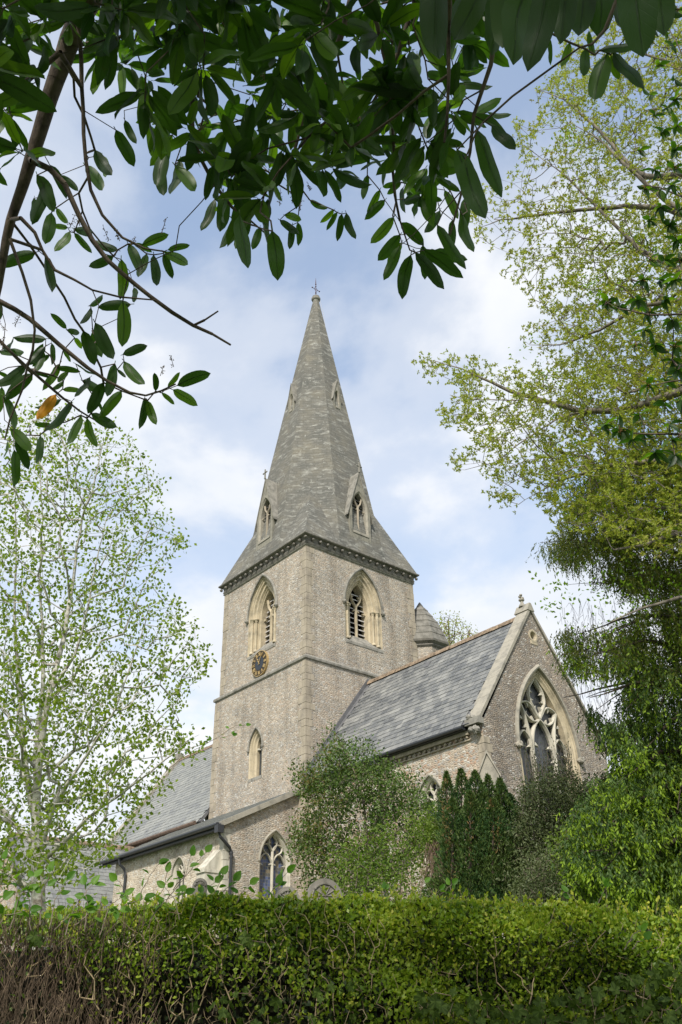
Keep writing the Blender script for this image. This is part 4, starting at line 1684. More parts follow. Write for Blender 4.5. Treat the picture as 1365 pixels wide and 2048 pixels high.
def grow(roots, attract, step=0.25, alpha=0.25, tip=0.004, power=0.5, sag=0.0, jit=0.12, rmax=None):
    """branching skeleton: every attractor is reached from the nearest, shortest-path node.
    roots: list of (points, radii). returns P (n,3), parent, radius, list of tip node ids"""
    P, par, plen, rfix = [], [], [], []
    for pts, rad in roots:
        pts = [np.array(p, float) for p in pts]
        att = -1
        start = 0.0
        if P:
            dd = np.linalg.norm(np.array(P) - pts[0], axis=1)
            j = int(np.argmin(dd))
            att = j
            start = plen[j]
        last = att
        for k in range(len(pts)):
            if k == 0:
                P.append(pts[0]); par.append(last); plen.append(start); rfix.append(rad[0]); last = len(P) - 1
                continue
            L_ = np.linalg.norm(pts[k] - pts[k - 1])
            m = max(1, int(round(L_ / step)))
            for q in range(1, m + 1):
                t = q / m
                p = pts[k - 1] * (1 - t) + pts[k] * t + RNG.normal(size=3) * (0.03 * step if q < m else 0)
                P.append(p); par.append(last); start += L_ / m; plen.append(start)
                rfix.append(rad[k - 1] * (1 - t) + rad[k] * t)
                last = len(P) - 1
    n0 = len(P)
    cap = n0 + len(attract) * 14
    A = np.zeros((cap, 3)); A[:n0] = P
    PL = np.full(cap, 1e9); PL[:n0] = plen
    par = list(par)
    n = n0
    d0 = np.array([np.min(np.linalg.norm(A[:n0] - a, axis=1)) for a in attract])
    tips = []
    for i in np.argsort(d0):
        a = attract[i]
        dist = np.linalg.norm(A[:n] - a, axis=1)
        j = int(np.argmin(dist + alpha * PL[:n]))
        dj = dist[j]
        m = int(min(12, max(1, round(dj / step))))
        last = j
        p0 = A[j].copy()
        for q in range(1, m + 1):
            t = q / m
            p = p0 * (1 - t) + a * t
            p = p + (RNG.normal(size=3) * jit * step if q < m else 0)
            p[2] += -sag * dj * 4 * t * (1 - t) * -1
            if n >= cap:
                break
            A[n] = p; PL[n] = PL[last] + dj / m; par.append(last); last = n; n += 1
        tips.append(last)
    cnt = np.zeros(n)
    for t in tips:
        cnt[t] += 1
    for k in range(n - 1, -1, -1):
        if par[k] >= 0:
            cnt[par[k]] += cnt[k]
    rad = tip * np.maximum(1, cnt) ** power
    if rmax:
        rad = np.minimum(rad, rmax)
    rad[:n0] = np.array(rfix)
    return A[:n], np.array(par), rad, tips, n0


def skeleton_obj(P, par, rad, mat, parent, name='branches', n0=0, sides=5, split=True):
    idx = np.where(par >= 0)[0]
    isb = rad > .02
    for k in range(len(par) - 1, -1, -1):
        if isb[k] and par[k] >= 0:
            isb[par[k]] = True
    big = idx[isb[idx]] if split else idx
    small = idx[~isb[idx]] if split else []
    if len(big):
        pr = np.minimum(rad[par[big]], rad[big] * 1.35)
        seg_mesh('trunk_and_limbs' if split else name, P[par[big]], P[big], pr, rad[big], mat, parent, 7)
    if len(small):
        pr = np.minimum(rad[par[small]], rad[small] * 1.4)
        seg_mesh(name, P[par[small]], P[small], pr, rad[small], mat, parent, 3, kind='stuff')


def poly3(pts, h):
    """(x, y[, dh]) measured points -> place points about h metres away"""
    return [atz(p[0], p[1], h + (p[2] if len(p) > 2 else 0)) for p in pts]


def lin(a, b, n):
    return list(np.linspace(a, b, n))


# leaf materials
M['birch_leaf'] = leaf_mat('birch_leaf', [(0.12, 0.18, 0.018), (0.17, 0.24, 0.024), (0.23, 0.29, 0.038), (0.15, 0.20, 0.028)], .45, .5, tcol=(1.7, 1.9, .7))
M['birch_bark'] = bark_mat('silver_birch_bark', (0.56, 0.54, 0.48), (0.20, 0.17, 0.14), 9, (1, 1, 2.2), .3)
M['oak_leaf'] = leaf_mat('young_oak_leaf', [(0.20, 0.22, 0.035), (0.30, 0.32, 0.05), (0.24, 0.31, 0.05), (0.36, 0.36, 0.08), (0.20, 0.16, 0.06)], .45, .6, tcol=(1.45, 1.5, .6), patch=.5)
M['oak_bright'] = leaf_mat('fresh_green_leaf', [(0.13, 0.24, 0.02), (0.20, 0.32, 0.03)], .5, .5, tcol=(1.6, 1.7, .6))
M['oak_bark'] = bark_mat('oak_bark', (0.20, 0.175, 0.14), (0.07, 0.06, 0.05), 12)
M['spruce_old'] = leaf_mat('spruce_needles', [(0.032, 0.065, 0.014), (0.052, 0.098, 0.019), (0.085, 0.135, 0.027)], .15, .6, tcol=(1.5, 1.6, .6), patch=.5)
M['spruce_new'] = leaf_mat('spruce_new_growth', [(0.15, 0.24, 0.016), (0.21, 0.32, 0.024), (0.27, 0.38, 0.035)], .4, .55, tcol=(1.5, 1.6, .5))
M['spruce_olive'] = leaf_mat('spruce_olive_needles', [(0.10, 0.13, 0.022), (0.17, 0.20, 0.035), (0.13, 0.13, 0.035)], .3, .6, tcol=(1.5, 1.5, .6))
M['dark_bark'] = bark_mat('dark_bark', (0.085, 0.065, 0.05), (0.03, 0.025, 0.02), 14)
M['grey_bark'] = bark_mat('grey_brown_twig', (0.22, 0.18, 0.14), (0.10, 0.08, 0.06), 20)
M['holly_leaf'] = leaf_mat('small_evergreen_leaf', [(0.035, 0.075, 0.014), (0.055, 0.11, 0.018), (0.10, 0.15, 0.028), (0.045, 0.09, 0.014), (0.15, 0.115, 0.03)], .15, .5, spec=.25, tcol=(1.5, 1.7, .6), patch=.7)
M['yew_leaf'] = leaf_mat('yew_leaf', [(0.020, 0.052, 0.016), (0.036, 0.082, 0.022), (0.08, 0.12, 0.026), (0.045, 0.075, 0.018)], .12, .55, patch=1.3)
M['yew_brown'] = leaf_mat('dying_yew_leaf', [(0.13, 0.08, 0.028), (0.10, 0.085, 0.025)], .12, .7, tcol=(1.2, 1, .6))
M['olive_leaf'] = leaf_mat('grey_green_leaf', [(0.05, 0.07, 0.025), (0.08, 0.105, 0.04), (0.11, 0.13, 0.055), (0.06, 0.08, 0.026)], .2, .5, tcol=(1.3, 1.4, .7), patch=.9)
M['pale_leaf'] = leaf_mat('pale_spring_leaf', [(0.08, 0.15, 0.016), (0.12, 0.20, 0.025), (0.17, 0.23, 0.04), (0.08, 0.13, 0.02)], .4, .5, tcol=(1.5, 1.6, .7), patch=.8)
M['box_leaf'] = leaf_mat('hedge_leaf', [(0.075, 0.14, 0.014), (0.14, 0.225, 0.020), (0.23, 0.31, 0.028), (0.31, 0.37, 0.042)], .35, .42, spec=.4, tcol=(1.7, 1.8, .5), patch=2.5)
M['box_bright'] = leaf_mat('lit_young_hedge_leaf', [(0.16, 0.235, 0.018), (0.24, 0.31, 0.026), (0.32, 0.37, 0.04), (0.40, 0.40, 0.06)], .35, .45, tcol=(1.5, 1.6, .5))  # brighter hedge leaf: skylight on the top put into the colour, also new shoots
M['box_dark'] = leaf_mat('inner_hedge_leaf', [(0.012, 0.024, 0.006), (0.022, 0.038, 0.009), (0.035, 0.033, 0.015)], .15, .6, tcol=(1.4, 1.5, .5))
M['bramble_leaf'] = leaf_mat('fresh_broad_leaf', [(0.055, 0.14, 0.012), (0.085, 0.19, 0.018), (0.12, 0.23, 0.03)], .45, .45, tcol=(1.6, 1.7, .5))
M['ivy_leaf'] = leaf_mat('ivy_leaf', [(0.035, 0.058, 0.010), (0.052, 0.085, 0.014), (0.08, 0.12, 0.022)], .12, .6, spec=.12, tcol=(1.4, 1.6, .6))
M['laurel_leaf'] = leaf_mat('laurel_leaf', [(0.013, 0.034, 0.009), (0.020, 0.048, 0.011), (0.030, 0.068, 0.013), (0.020, 0.046, 0.012), (0.070, 0.125, 0.014)], .40, .45, spec=.25, tcol=(2.2, 2.7, .35), back=(0.040, 0.062, 0.030), veins=True)
M['laurel_far'] = leaf_mat('laurel_leaf_far', [(0.013, 0.034, 0.009), (0.020, 0.048, 0.011), (0.030, 0.068, 0.013), (0.070, 0.125, 0.014)], .40, .45, spec=.25, tcol=(2.2, 2.7, .35), back=(0.040, 0.062, 0.030))
M['laurel_yellow'] = leaf_mat('yellowed_laurel_leaf', [(0.55, 0.24, 0.03), (0.60, 0.30, 0.04)], .45, .5, tcol=(1.4, 1.2, .5))
M['laurel_bark'] = bark_mat('laurel_bark', (0.11, 0.085, 0.065), (0.04, 0.03, 0.025), 26, (1, 1, .4), .5)
M['dead_twig'] = bark_mat('dead_twig', (0.20, 0.145, 0.10), (0.09, 0.065, 0.045), 30)
M['tan_twig'] = bark_mat('tan_hedge_twig', (0.36, 0.28, 0.17), (0.19, 0.14, 0.08), 30, bump=.3)
M['hedge_core'] = simple('hedge_core_dark', (0.012, 0.010, 0.007), .95)  # near black, inner shade put into the colour of the added hedge core

# ============================================================ far trees and churchyard planting
# ---- silver birch
birch = thing('birch_tree', 'silver birch with pale stems and sparse fresh leaves left of the tower', 'tree', tuple(atz(78, 1960, 10.5)))
H = 10.5
B_ = lambda pts: poly3(pts, H)
roots = [
    (B_([(80, 1990), (78, 1830), (76, 1740), (73, 1660)]), [.085, .078, .068, .058]),
    (B_([(73, 1660), (75, 1560, -.1), (85, 1480, -.2), (98, 1400, -.3), (114, 1330, -.3), (130, 1270, -.3), (140, 1200, -.3), (152, 1120, -.3), (164, 1040, -.3), (190, 960, -.3), (205, 890, -.3)]), lin(.048, .007, 11)),
    (B_([(74, 1670), (62, 1600, .2), (47, 1500, .4), (40, 1400, .5), (33, 1300, .6), (30, 1200, .6), (32, 1080, .6), (30, 960, .6)]), lin(.042, .007, 8)),
    (B_([(78, 1640), (72, 1540, .2), (76, 1450, .4), (86, 1380, .4), (86, 1260, .4), (80, 1150, .5), (86, 1040, .5), (80, 930, .5)]), lin(.038, .007, 8)),
    (B_([(85, 1690), (110, 1610, -.3), (140, 1560, -.5), (180, 1500, -.6), (230, 1420, -.7), (262, 1330, -.7), (290, 1250, -.7)]), lin(.028, .006, 7)),
    (B_([(82, 1725), (120, 1690, -.3), (170, 1640, -.5), (240, 1590, -.6), (300, 1545, -.8), (350, 1505, -.8), (400, 1490, -.8)]), lin(.026, .005, 7)),
    (B_([(70, 1690), (30, 1650, .2), (-30, 1560, .3), (-70, 1450, .3)]), lin(.035, .01, 4)),
    (B_([(104, 1380, -.3), (150, 1310, -.5), (172, 1230, -.6), (192, 1130, -.6), (212, 1040, -.6)]), lin(.022, .006, 5)),
    (B_([(62, 1580, .2), (20, 1480, .5), (-20, 1380, .6), (-40, 1250, .6), (-50, 1100, .6)]), lin(.024, .006, 5)),
]
poly = [(-150, 850), (-40, 830), (0, 850), (60, 800), (130, 810), (190, 840), (262, 862), (278, 900), (318, 950), (330, 1010), (345, 1045), (395, 1078), (340, 1105), (332, 1150), (350, 1200), (395, 1250), (418, 1300), (405, 1345), (378, 1390), (345, 1430), (400, 1470), (425, 1490),
        (370, 1520), (330, 1545), (340, 1590), (290, 1610), (262, 1650), (240, 1690), (190, 1740), (120, 1775), (-150, 1775)]
att = np.concatenate([sample_region(poly, 2200, H, 1.2), sample_region([(-120, 860), (230, 870), (260, 1100), (250, 1500), (150, 1760), (-120, 1760)], 350, H + .3, 1.2)])
P_, pa, ra, tips, n0 = grow(roots, att, step=.22, alpha=.22, tip=.0022, power=.52, jit=.14)
skeleton_obj(P_, pa, ra, M['birch_bark'], birch, n0=n0)
base = P_[tips]
k = 8
pos = np.repeat(base, k, axis=0) + RNG.normal(size=(len(base) * k, 3)) * np.array([.065, .065, .075])
m = len(pos)
leaf_cloud('crown', pos, rand_dirs(m, (0, 0, -.8)), RNG.normal(size=(m, 3)), RNG.uniform(.040, .066, m), RNG.uniform(.031, .047, m), M['birch_leaf'], birch)

# ---- oak with young yellow leaf, its trunk to the right of the frame
oak = thing('oak_tree', 'tall oak coming into yellow green leaf, its limbs reaching in from the right', 'tree', tuple(atz(1640, 2000, 14)))
H = 13.5
O_ = lambda pts: poly3(pts, H)
roots = [
    (O_([(1640, 2100), (1600, 1500), (1560, 1000), (1540, 600), (1530, 200), (1530, -200)]), [.40, .34, .28, .20, .12, .05]),
    (O_([(1545, 420), (1460, 360), (1380, 345), (1320, 355), (1290, 352), (1260, 330), (1200, 262), (1130, 200), (1080, 180)]), lin(.11, .008, 9)),
    (O_([(1550, 560), (1460, 480), (1330, 400, -.4), (1230, 310, -.6), (1200, 280, -.6), (1140, 245, -.6)]), lin(.07, .008, 6)),
    (O_([(1555, 800), (1450, 800), (1380, 775), (1300, 805), (1240, 822), (1160, 822), (1090, 802), (1020, 782), (985, 765), (925, 738), (870, 722)]), lin(.10, .008, 11)),
    (O_([(1170, 823), (1120, 835), (1050, 880), (990, 925), (930, 940)]), lin(.025, .005, 5)),
    (O_([(1120, 810), (1070, 800), (1000, 800, -.3), (940, 800, -.4), (900, 790, -.4)]), lin(.02, .005, 5)),
    (O_([(1555, 700), (1460, 640), (1370, 600), (1290, 610), (1200, 660), (1120, 690), (1060, 690)]), lin(.075, .006, 7)),
    (O_([(1545, 520), (1420, 450), (1330, 415), (1250, 412), (1160, 420), (1080, 430), (1000, 440), (960, 455)]), lin(.08, .006, 8)),
    (O_([(1545, 600), (1400, 560), (1280, 500), (1200, 420), (1130, 350), (1060, 300)]), lin(.07, .006, 6)),
    (O_([(1540, 380), (1440, 200), (1330, 120), (1230, 90)]), lin(.08, .01, 4)),
    (O_([(1560, 950), (1440, 930), (1330, 920), (1220, 930), (1120, 960), (1050, 1000)]), lin(.08, .006, 6)),
    (O_([(1565, 1060), (1450, 1060), (1365, 1065), (1290, 1090), (1230, 1100)]), lin(.06, .02, 5)),
    (O_([(1565, 1230), (1440, 1200), (1360, 1195), (1290, 1215), (1220, 1245)]), lin(.05, .012, 5)),
]
po1 = [(1130, 110), (1060, 200), (1022, 240), (1030, 330), (985, 360), (950, 385), (940, 430), (945, 470), (1000, 500), (1010, 560), (1060, 590), (1045, 640), (1040, 690), (1100, 720), (1130, 760), (1200, 780), (1500, 780), (1500, -80), (1240, -60)]
po2 = [(1130, 720), (1060, 730), (1000, 740), (940, 720), (850, 700), (838, 735), (868, 765), (930, 770), (885, 810), (880, 850), (930, 850), (960, 880), (905, 920), (900, 945), (960, 925), (990, 960), (985, 1010), (1010, 1020), (1060, 975), (1090, 1010), (1120, 1060), (1500, 1120), (1500, 720)]
po3 = [(1015, 600), (1050, 640), (1110, 640), (1110, 600)]
att = np.concatenate([sample_region(po1, 1500, H, 1.5), sample_region(po2, 1100, H, 1.2), sample_region([(1120, 80), (1500, -60), (1500, 1150), (1180, 1100), (1120, 700)], 1500, H + 1.5, 1.5), sample_region([(1200, 500), (1500, 300), (1500, 1150), (1100, 1080), (1100, 850)], 700, H + 2.5, .8)])
P_, pa, ra, tips, n0 = grow(roots, att, step=.26, alpha=.2, tip=.0028, power=.47, jit=.20)
skeleton_obj(P_, pa, ra, M['oak_bark'], oak, n0=n0)
base = P_[tips]
k = 5
c = np.repeat(base, k, axis=0) + RNG.normal(size=(len(base) * k, 3)) * .075
q = 8
pos = np.repeat(c, q, axis=0)
m = len(pos)
leaf_cloud('crown', pos, rand_dirs(m, (0, 0, .15)), RNG.normal(size=(m, 3)), RNG.uniform(.042, .078, m), RNG.uniform(.020, .034, m), M['oak_leaf'], oak)
# brighter patches low on the right: beech and ash leaves coming through
pt = np.concatenate([sample_region(p, n, H + .6, .6) for p, n in (
    ([(1240, 470), (1365, 455), (1420, 560), (1230, 540)], 45), ([(1160, 560), (1230, 545), (1240, 610), (1170, 600)], 18), ([(1120, 250), (1150, 240), (1170, 300), (1110, 300)], 10),
    ([(1100, 800), (1450, 780), (1450, 1080), (1130, 1050)], 150), ([(1030, 700), (1080, 660), (1110, 760), (1060, 790)], 12), ([(1060, 1150), (1450, 1060), (1450, 1280), (1120, 1280)], 45))])
k = 9
pos = np.repeat(pt, k, axis=0) + RNG.normal(size=(len(pt) * k, 3)) * .10
m = len(pos)
leaf_cloud('bright_foliage', pos, rand_dirs(m, (0, 0, -.3)), RNG.normal(size=(m, 3)), RNG.uniform(.05, .09, m), RNG.uniform(.035, .055, m), M['oak_bright'], oak)

# ---- spruce
spruce = thing('spruce_tree', 'big drooping spruce with lime green new growth covering the right end of the church', 'tree', tuple(atz(1400, 2000, 16.5)))
H = 16.5
roots = [(poly3([(1405, 2060), (1400, 1700), (1395, 1400), (1390, 1150), (1385, 950), (1385, 800)], H), [.34, .30, .24, .16, .08, .03])]
for y0, xe, ye, r in ((1120, 1090, 1085, .03), (1200, 1120, 1170, .02), (1240, 1150, 1270, .035), (1300, 1120, 1310, .035), (1330, 1190, 1420, .03), (1380, 1120, 1395, .04), (1430, 1230, 1500, .04),
                      (1500, 1190, 1560, .05), (1560, 1130, 1670, .05), (1600, 1150, 1740, .05), (1000, 1160, 960, .03), (1080, 1180, 1040, .03), (1650, 1180, 1800, .05), (1450, 1290, 1620, .05)):
    for dh in (-1.6, -.3, 1.1):
        x1 = xe + (0 if dh == -.3 else 60) + RNG.uniform(-10, 10)
        roots.append((poly3([(1395, y0), ((1395 + x1) / 2, (y0 + ye) / 2 - 25, dh * .6), (x1, ye, dh)], H), [r, r * .7, r * .2]))
spoly = [(1082, 1092), (1110, 1060), (1160, 960), (1300, 880), (1480, 860), (1480, 1815), (1200, 1790), (1160, 1770), (1150, 1740), (1120, 1720), (1110, 1690), (1140, 1650), (1165, 1590), (1185, 1550), (1225, 1530), (1240, 1495), (1205, 1480), (1190, 1452), (1150, 1412),
         (1200, 1420), (1230, 1445), (1235, 1400), (1185, 1370), (1160, 1345), (1120, 1330), (1115, 1255), (1130, 1235), (1200, 1260), (1240, 1230), (1225, 1190), (1180, 1150), (1140, 1130)]
att = sample_region(spoly, 1500, H, 1.9, holes=[[(1225, 1195), (1300, 1175), (1300, 1205), (1225, 1245)], [(1120, 1170), (1240, 1150), (1250, 1205), (1160, 1225)], [(1140, 1345), (1180, 1325), (1245, 1330), (1255, 1400), (1180, 1405)], [(1120, 1120), (1180, 1110), (1190, 1150), (1130, 1160)], [(1280, 1240), (1330, 1230), (1330, 1260), (1290, 1270)]])
P_, pa, ra, tips, n0 = grow(roots, att, step=.30, alpha=.15, tip=.003, power=.45, sag=-.05, jit=.1)
skeleton_obj(P_, pa, ra, M['dark_bark'], spruce, n0=n0)
base = P_[tips]
# project every tip to know its height in the crown
vv = base - CAM
dep = vv @ FW
py = PH / 2 - FPX * (vv @ UP) / dep
ns = 14
O = np.repeat(base, ns, axis=0) + RNG.normal(size=(len(base) * ns, 3)) * np.array([.11, .11, .06])
py = np.repeat(py, ns)
hang = unit(np.array([0, 0, -1.0]) + RNG.normal(size=(len(O), 3)) * np.array([.32, .32, .15]))
slen_ = RNG.uniform(.16, .46, len(O))
q = 11
t = np.tile(np.linspace(0.02, 1, q), len(O))
pos = np.repeat(O, q, axis=0) + np.repeat(hang, q, axis=0) * (t * np.repeat(slen_, q))[:, None]
dr = unit(np.repeat(hang, q, axis=0) + unit(RNG.normal(size=(len(pos), 3))) * .75)
nr_ = RNG.normal(size=(len(pos), 3))
pyq = np.repeat(py, q)
front = np.repeat(np.repeat((dep < np.median(dep) + .6), ns), q)
newp = (RNG.uniform(size=len(pos)) < np.where(pyq > 1480, .85, np.where(pyq > 1230, .65, .3))) & (t > np.where(pyq > 1480, .52, .8)) & front
oliv = (~newp) & (RNG.uniform(size=len(pos)) < np.clip((1420 - pyq) / 160, .08, .85))
old = ~(newp | oliv)
for nm, msk, L0, L1, wd, mt in (('crown', old, .055, .095, .027, M['spruce_old']), ('new_growth', newp, .06, .10, .031, M['spruce_new']), ('olive_growth', oliv, .045, .075, .021, M['spruce_olive'])):
    n_ = int(msk.sum())
    leaf_cloud(nm, pos[msk], dr[msk], nr_[msk], RNG.uniform(L0, L1, n_), wd, mt, spruce)
# bare hanging twiglets on the sky side
tw = sample_region([(1120, 1200), (1230, 1190), (1220, 1500), (1190, 1500), (1120, 1300)], 260, H, 1.0)
e_ = tw + np.array([0, 0, -1]) * RNG.uniform(.12, .40, (260, 1)) + RNG.normal(size=(260, 3)) * .06
seg_mesh('bare_twigs', tw, e_, np.full(260, .004), np.full(260, .002), M['dark_bark'], spruce, 3, kind='stuff')

# ---- dark thicket that closes the view behind the spruce
th_ = thing('thicket', 'dark evergreen thicket standing behind the spruce at the right edge', 'shrub', tuple(atz(1400, 2000, 20)))
pt = sample_region([(1190, 1640), (1280, 1500), (1700, 1350), (1700, 1850), (1150, 1850)], 7000, 20, 1.4)
pt = np.concatenate([pt, sample_region([(1150, 1640), (1500, 1560), (1500, 1860), (1130, 1860)], 9000, 19.5, 1.2)])
m = len(pt)
leaf_cloud('crown', pt, rand_dirs(m), RNG.normal(size=(m, 3)), RNG.uniform(.12, .22, m), RNG.uniform(.06, .10, m), M['spruce_old'], th_)
P0 = sample_region([(1240, 1780), (1700, 1700), (1700, 1830), (1180, 1830)], 60, 20, 1)
seg_mesh('stems', P0 * np.array([1, 1, 0]) + np.array([0, 0, 2.0]), P0 + np.array([0, 0, 1.5]), np.full(60, .05), np.full(60, .02), M['dark_bark'], th_, 5, kind='stuff')


def bush(name, label, cat, poly, h, dh, n, per, spread, L0, L1, W0, W1, leaf, bark, stems, base_y=1960, tip=.003, dirb=(0, 0, .2), rootr=.05, holes=(), group=None, tmpl=T_DIAMOND, parts=None):
    cx = sum(p[0] for p in poly) / len(poly)
    o = thing(name, label, cat, tuple(atz(cx, base_y, h)), group)
    roots = [(poly3(s, h), lin(rootr, rootr * .25, len(s))) for s in stems]
    att = sample_region(poly, n, h, dh, holes)
    P_, pa, ra, tips, n0 = grow(roots, att, step=.22, alpha=.25, tip=tip, power=.42, jit=.2)
    skeleton_obj(P_, pa, ra, bark, o, n0=n0)
    b = P_[tips]
    pos = np.repeat(b, per, axis=0) + RNG.normal(size=(len(b) * per, 3)) * spread
    m = len(pos)
    leaf_cloud('crown', pos, rand_dirs(m, dirb), RNG.normal(size=(m, 3)), RNG.uniform(L0, L1, m), RNG.uniform(W0, W1, m), leaf, o, tmpl=tmpl)
    return o, pos


# ---- small-leaved evergreen tree in front of the chancel
mid = [(668, 1462), (650, 1490), (640, 1530), (610, 1545), (585, 1530), (600, 1580), (640, 1620), (595, 1640), (583, 1690), (600, 1720), (620, 1760), (660, 1790), (760, 1790), (830, 1720), (880, 1690), (850, 1640), (885, 1620), (840, 1600), (835, 1560), (800, 1550), (770, 1520), (745, 1490), (722, 1478), (700, 1500), (685, 1480)]
bush('evergreen_tree', 'loose dark evergreen tree standing against the chancel wall under its eaves', 'tree', mid, 21.5, 1.3, 1050, 21, .15, .055, .10, .032, .052, M['holly_leaf'], M['grey_bark'],
     [[(740, 2000), (736, 1800), (735, 1700), (728, 1600), (700, 1520), (672, 1470)], [(735, 1700), (760, 1620), (790, 1570)], [(736, 1760), (690, 1680), (640, 1620)], [(736, 1720), (800, 1660), (860, 1630)]],
     holes=[[(700, 1620), (725, 1610), (745, 1650), (735, 1700), (712, 1690)], [(655, 1640), (690, 1650), (680, 1690), (655, 1680)], [(780, 1650), (820, 1660), (790, 1720), (770, 1700)]])
bush('spring_shrub', 'pale green leafy shrub below the loose evergreen tree in front of the chancel', 'shrub',
     [(680, 1690), (720, 1670), (790, 1650), (840, 1640), (880, 1660), (890, 1800), (640, 1800), (650, 1750)], 19.5, .9, 300, 13, .16, .045, .08, .03, .05, M['pale_leaf'], M['grey_bark'],
     [[(700, 1990), (710, 1800), (720, 1700)], [(800, 1990), (800, 1790), (810, 1680)], [(860, 1990), (860, 1790), (850, 1690)]], rootr=.03)
bush('wall_shrub', 'round bright green bush between the tall yew and the chancel window', 'shrub',
     [(835, 1650), (870, 1632), (905, 1640), (915, 1680), (890, 1700), (850, 1690)], 19.0, .5, 130, 22, .12, .04, .07, .028, .045, M['pale_leaf'], M['grey_bark'],
     [[(880, 1990), (880, 1790), (875, 1690)]], rootr=.03)
# dead climbing stems
dc = thing('dead_climber', 'bare brown stems of a dead climber hanging beside the yew', 'plant', tuple(atz(880, 1960, 19)))
P0 = sample_region([(850, 1680), (900, 1675), (915, 1700), (860, 1700)], 240, 18.9, .4)
P1 = P0 + np.array([0, 0, -1.0]) * RNG.uniform(.3, 1.1, (240, 1)) + RNG.normal(size=(240, 3)) * .16
seg_mesh('stems', P0, P1, np.full(240, .008), np.full(240, .005), M['dead_twig'], dc, 3, kind='stuff')

# ---- columnar yew: several upright plumes
yew = thing('yew_tree', 'clump of dark columnar yew plumes with a few brown ones before the chancel corner', 'tree', tuple(atz(950, 1960, 18.5)))
for i, (x, yt, wd, dh) in enumerate([(893, 1546, 17, 0), (922, 1540, 21, .2), (950, 1545, 21, -.2), (976, 1552, 20, .1), (1000, 1560, 20, -.1), (1018, 1590, 21, .2), (905, 1600, 24, -.5), (940, 1585, 26, -.6), (985, 1600, 26, -.6), (1025, 1660, 22, -.3), (1050, 1730, 20, -.2), (870, 1760, 20, -.4), (965, 1570, 22, .5)]):
    H = 18.5 + dh
    top = atz(x, yt, H)
    bot = atz(x, 1850, H)
    Lh = top[2] - bot[2]
    R_ = 1.75 * wd / 1776 * np.dot(top - CAM, FW)
    n_ = int(5200 * Lh / 3)
    tt = RNG.uniform(0, 1, n_)
    prof = np.minimum(1, (1 - tt) * 3.2) ** .8 * (.82 + .18 * np.sin(tt * 22 + i * 2 + 3 * np.sin(tt * 9)))
    ang = RNG.uniform(0, 2 * math.pi, n_)
    rad = R_ * prof * np.sqrt(RNG.uniform(.35, 1, n_)) * (1 + .25 * np.sin(ang * 4 + tt * 14 + i))
    pos = np.stack([top[0] + rad * np.cos(ang), top[1] + rad * np.sin(ang), bot[2] + tt * Lh], axis=1)
    out = np.stack([np.cos(ang), np.sin(ang), np.full(n_, 1.3)], axis=1)
    leaf_cloud('plume', pos, unit(out + RNG.normal(size=(n_, 3)) * .45), RNG.normal(size=(n_, 3)), RNG.uniform(.05, .09, n_), RNG.uniform(.018, .03, n_), M['yew_leaf'], yew)
    seg_mesh('stem', [bot], [top - np.array([0, 0, .2])], [.05], [.012], M['dark_bark'], yew, 5)
for poly, n_ in (([(884, 1560), (896, 1556), (905, 1700), (915, 1760), (900, 1760), (885, 1680)], 170), ([(985, 1640), (1000, 1630), (1004, 1700), (990, 1710)], 80), ([(978, 1600), (985, 1600), (985, 1620), (978, 1620)], 30), ([(935, 1590), (945, 1590), (950, 1720), (935, 1720)], 60)):
    pt = sample_region(poly, n_, 17.75, .12)
    leaf_cloud('brown_foliage', pt, rand_dirs(n_, (0, 0, .9)), RNG.normal(size=(n_, 3)), RNG.uniform(.05, .09, n_), .025, M['yew_brown'], yew)

# ---- grey-green bush under the east window
ob, _ = bush('grey_green_bush', 'grey green small leaved bush growing up in front of the great east window', 'shrub',
             [(1035, 1650), (1048, 1590), (1068, 1560), (1100, 1545), (1150, 1552), (1185, 1590), (1205, 1640), (1205, 1790), (1010, 1800), (1000, 1740), (1010, 1700)], 18.5, 1.0, 1100, 28, .13, .05, .085, .02, .034, M['olive_leaf'], M['grey_bark'],
             [[(1110, 1990), (1105, 1790), (1100, 1650), (1095, 1550)], [(1105, 1780), (1150, 1680), (1170, 1600)], [(1105, 1780), (1060, 1690), (1050, 1620)]], rootr=.04)
P0 = sample_region([(1045, 1580), (1070, 1550), (1150, 1548), (1150, 1580)], 60, 18.4, .5)
P1 = P0 + np.array([0, 0, 1.0]) * RNG.uniform(.3, .85, (60, 1)) + RNG.normal(size=(60, 3)) * .07
seg_mesh('upright_shoots', P0, P1, np.full(60, .007), np.full(60, .003), M['grey_bark'], ob, 3, kind='stuff')
k = 9
tt = np.tile(np.linspace(.1, 1, k), 60)[:, None]
pos = np.repeat(P0, k, axis=0) * (1 - tt) + np.repeat(P1, k, axis=0) * tt
m = len(pos)
leaf_cloud('shoot_leaves', pos, rand_dirs(m, (0, 0, 1.2)), RNG.normal(size=(m, 3)), .06, .015, M['olive_leaf'], ob)
bush('low_shrub', 'low pale grey shrub at the foot of the grey green bush behind the hedge', 'shrub',
     [(1050, 1720), (1085, 1700), (1125, 1715), (1140, 1800), (1035, 1800)], 15.5, .5, 170, 20, .11, .035, .06, .018, .028, M['olive_leaf'], M['grey_bark'], [[(1090, 1990), (1090, 1800), (1088, 1740)]], rootr=.02)
bush('green_shrub', 'fresh green shrub squeezed between the grey green bush and the spruce', 'shrub',
     [(1110, 1680), (1150, 1660), (1200, 1700), (1200, 1800), (1120, 1800)], 16.2, .5, 160, 18, .12, .04, .07, .03, .045, M['pale_leaf'], M['grey_bark'], [[(1160, 1990), (1160, 1800), (1158, 1720)]], rootr=.02)

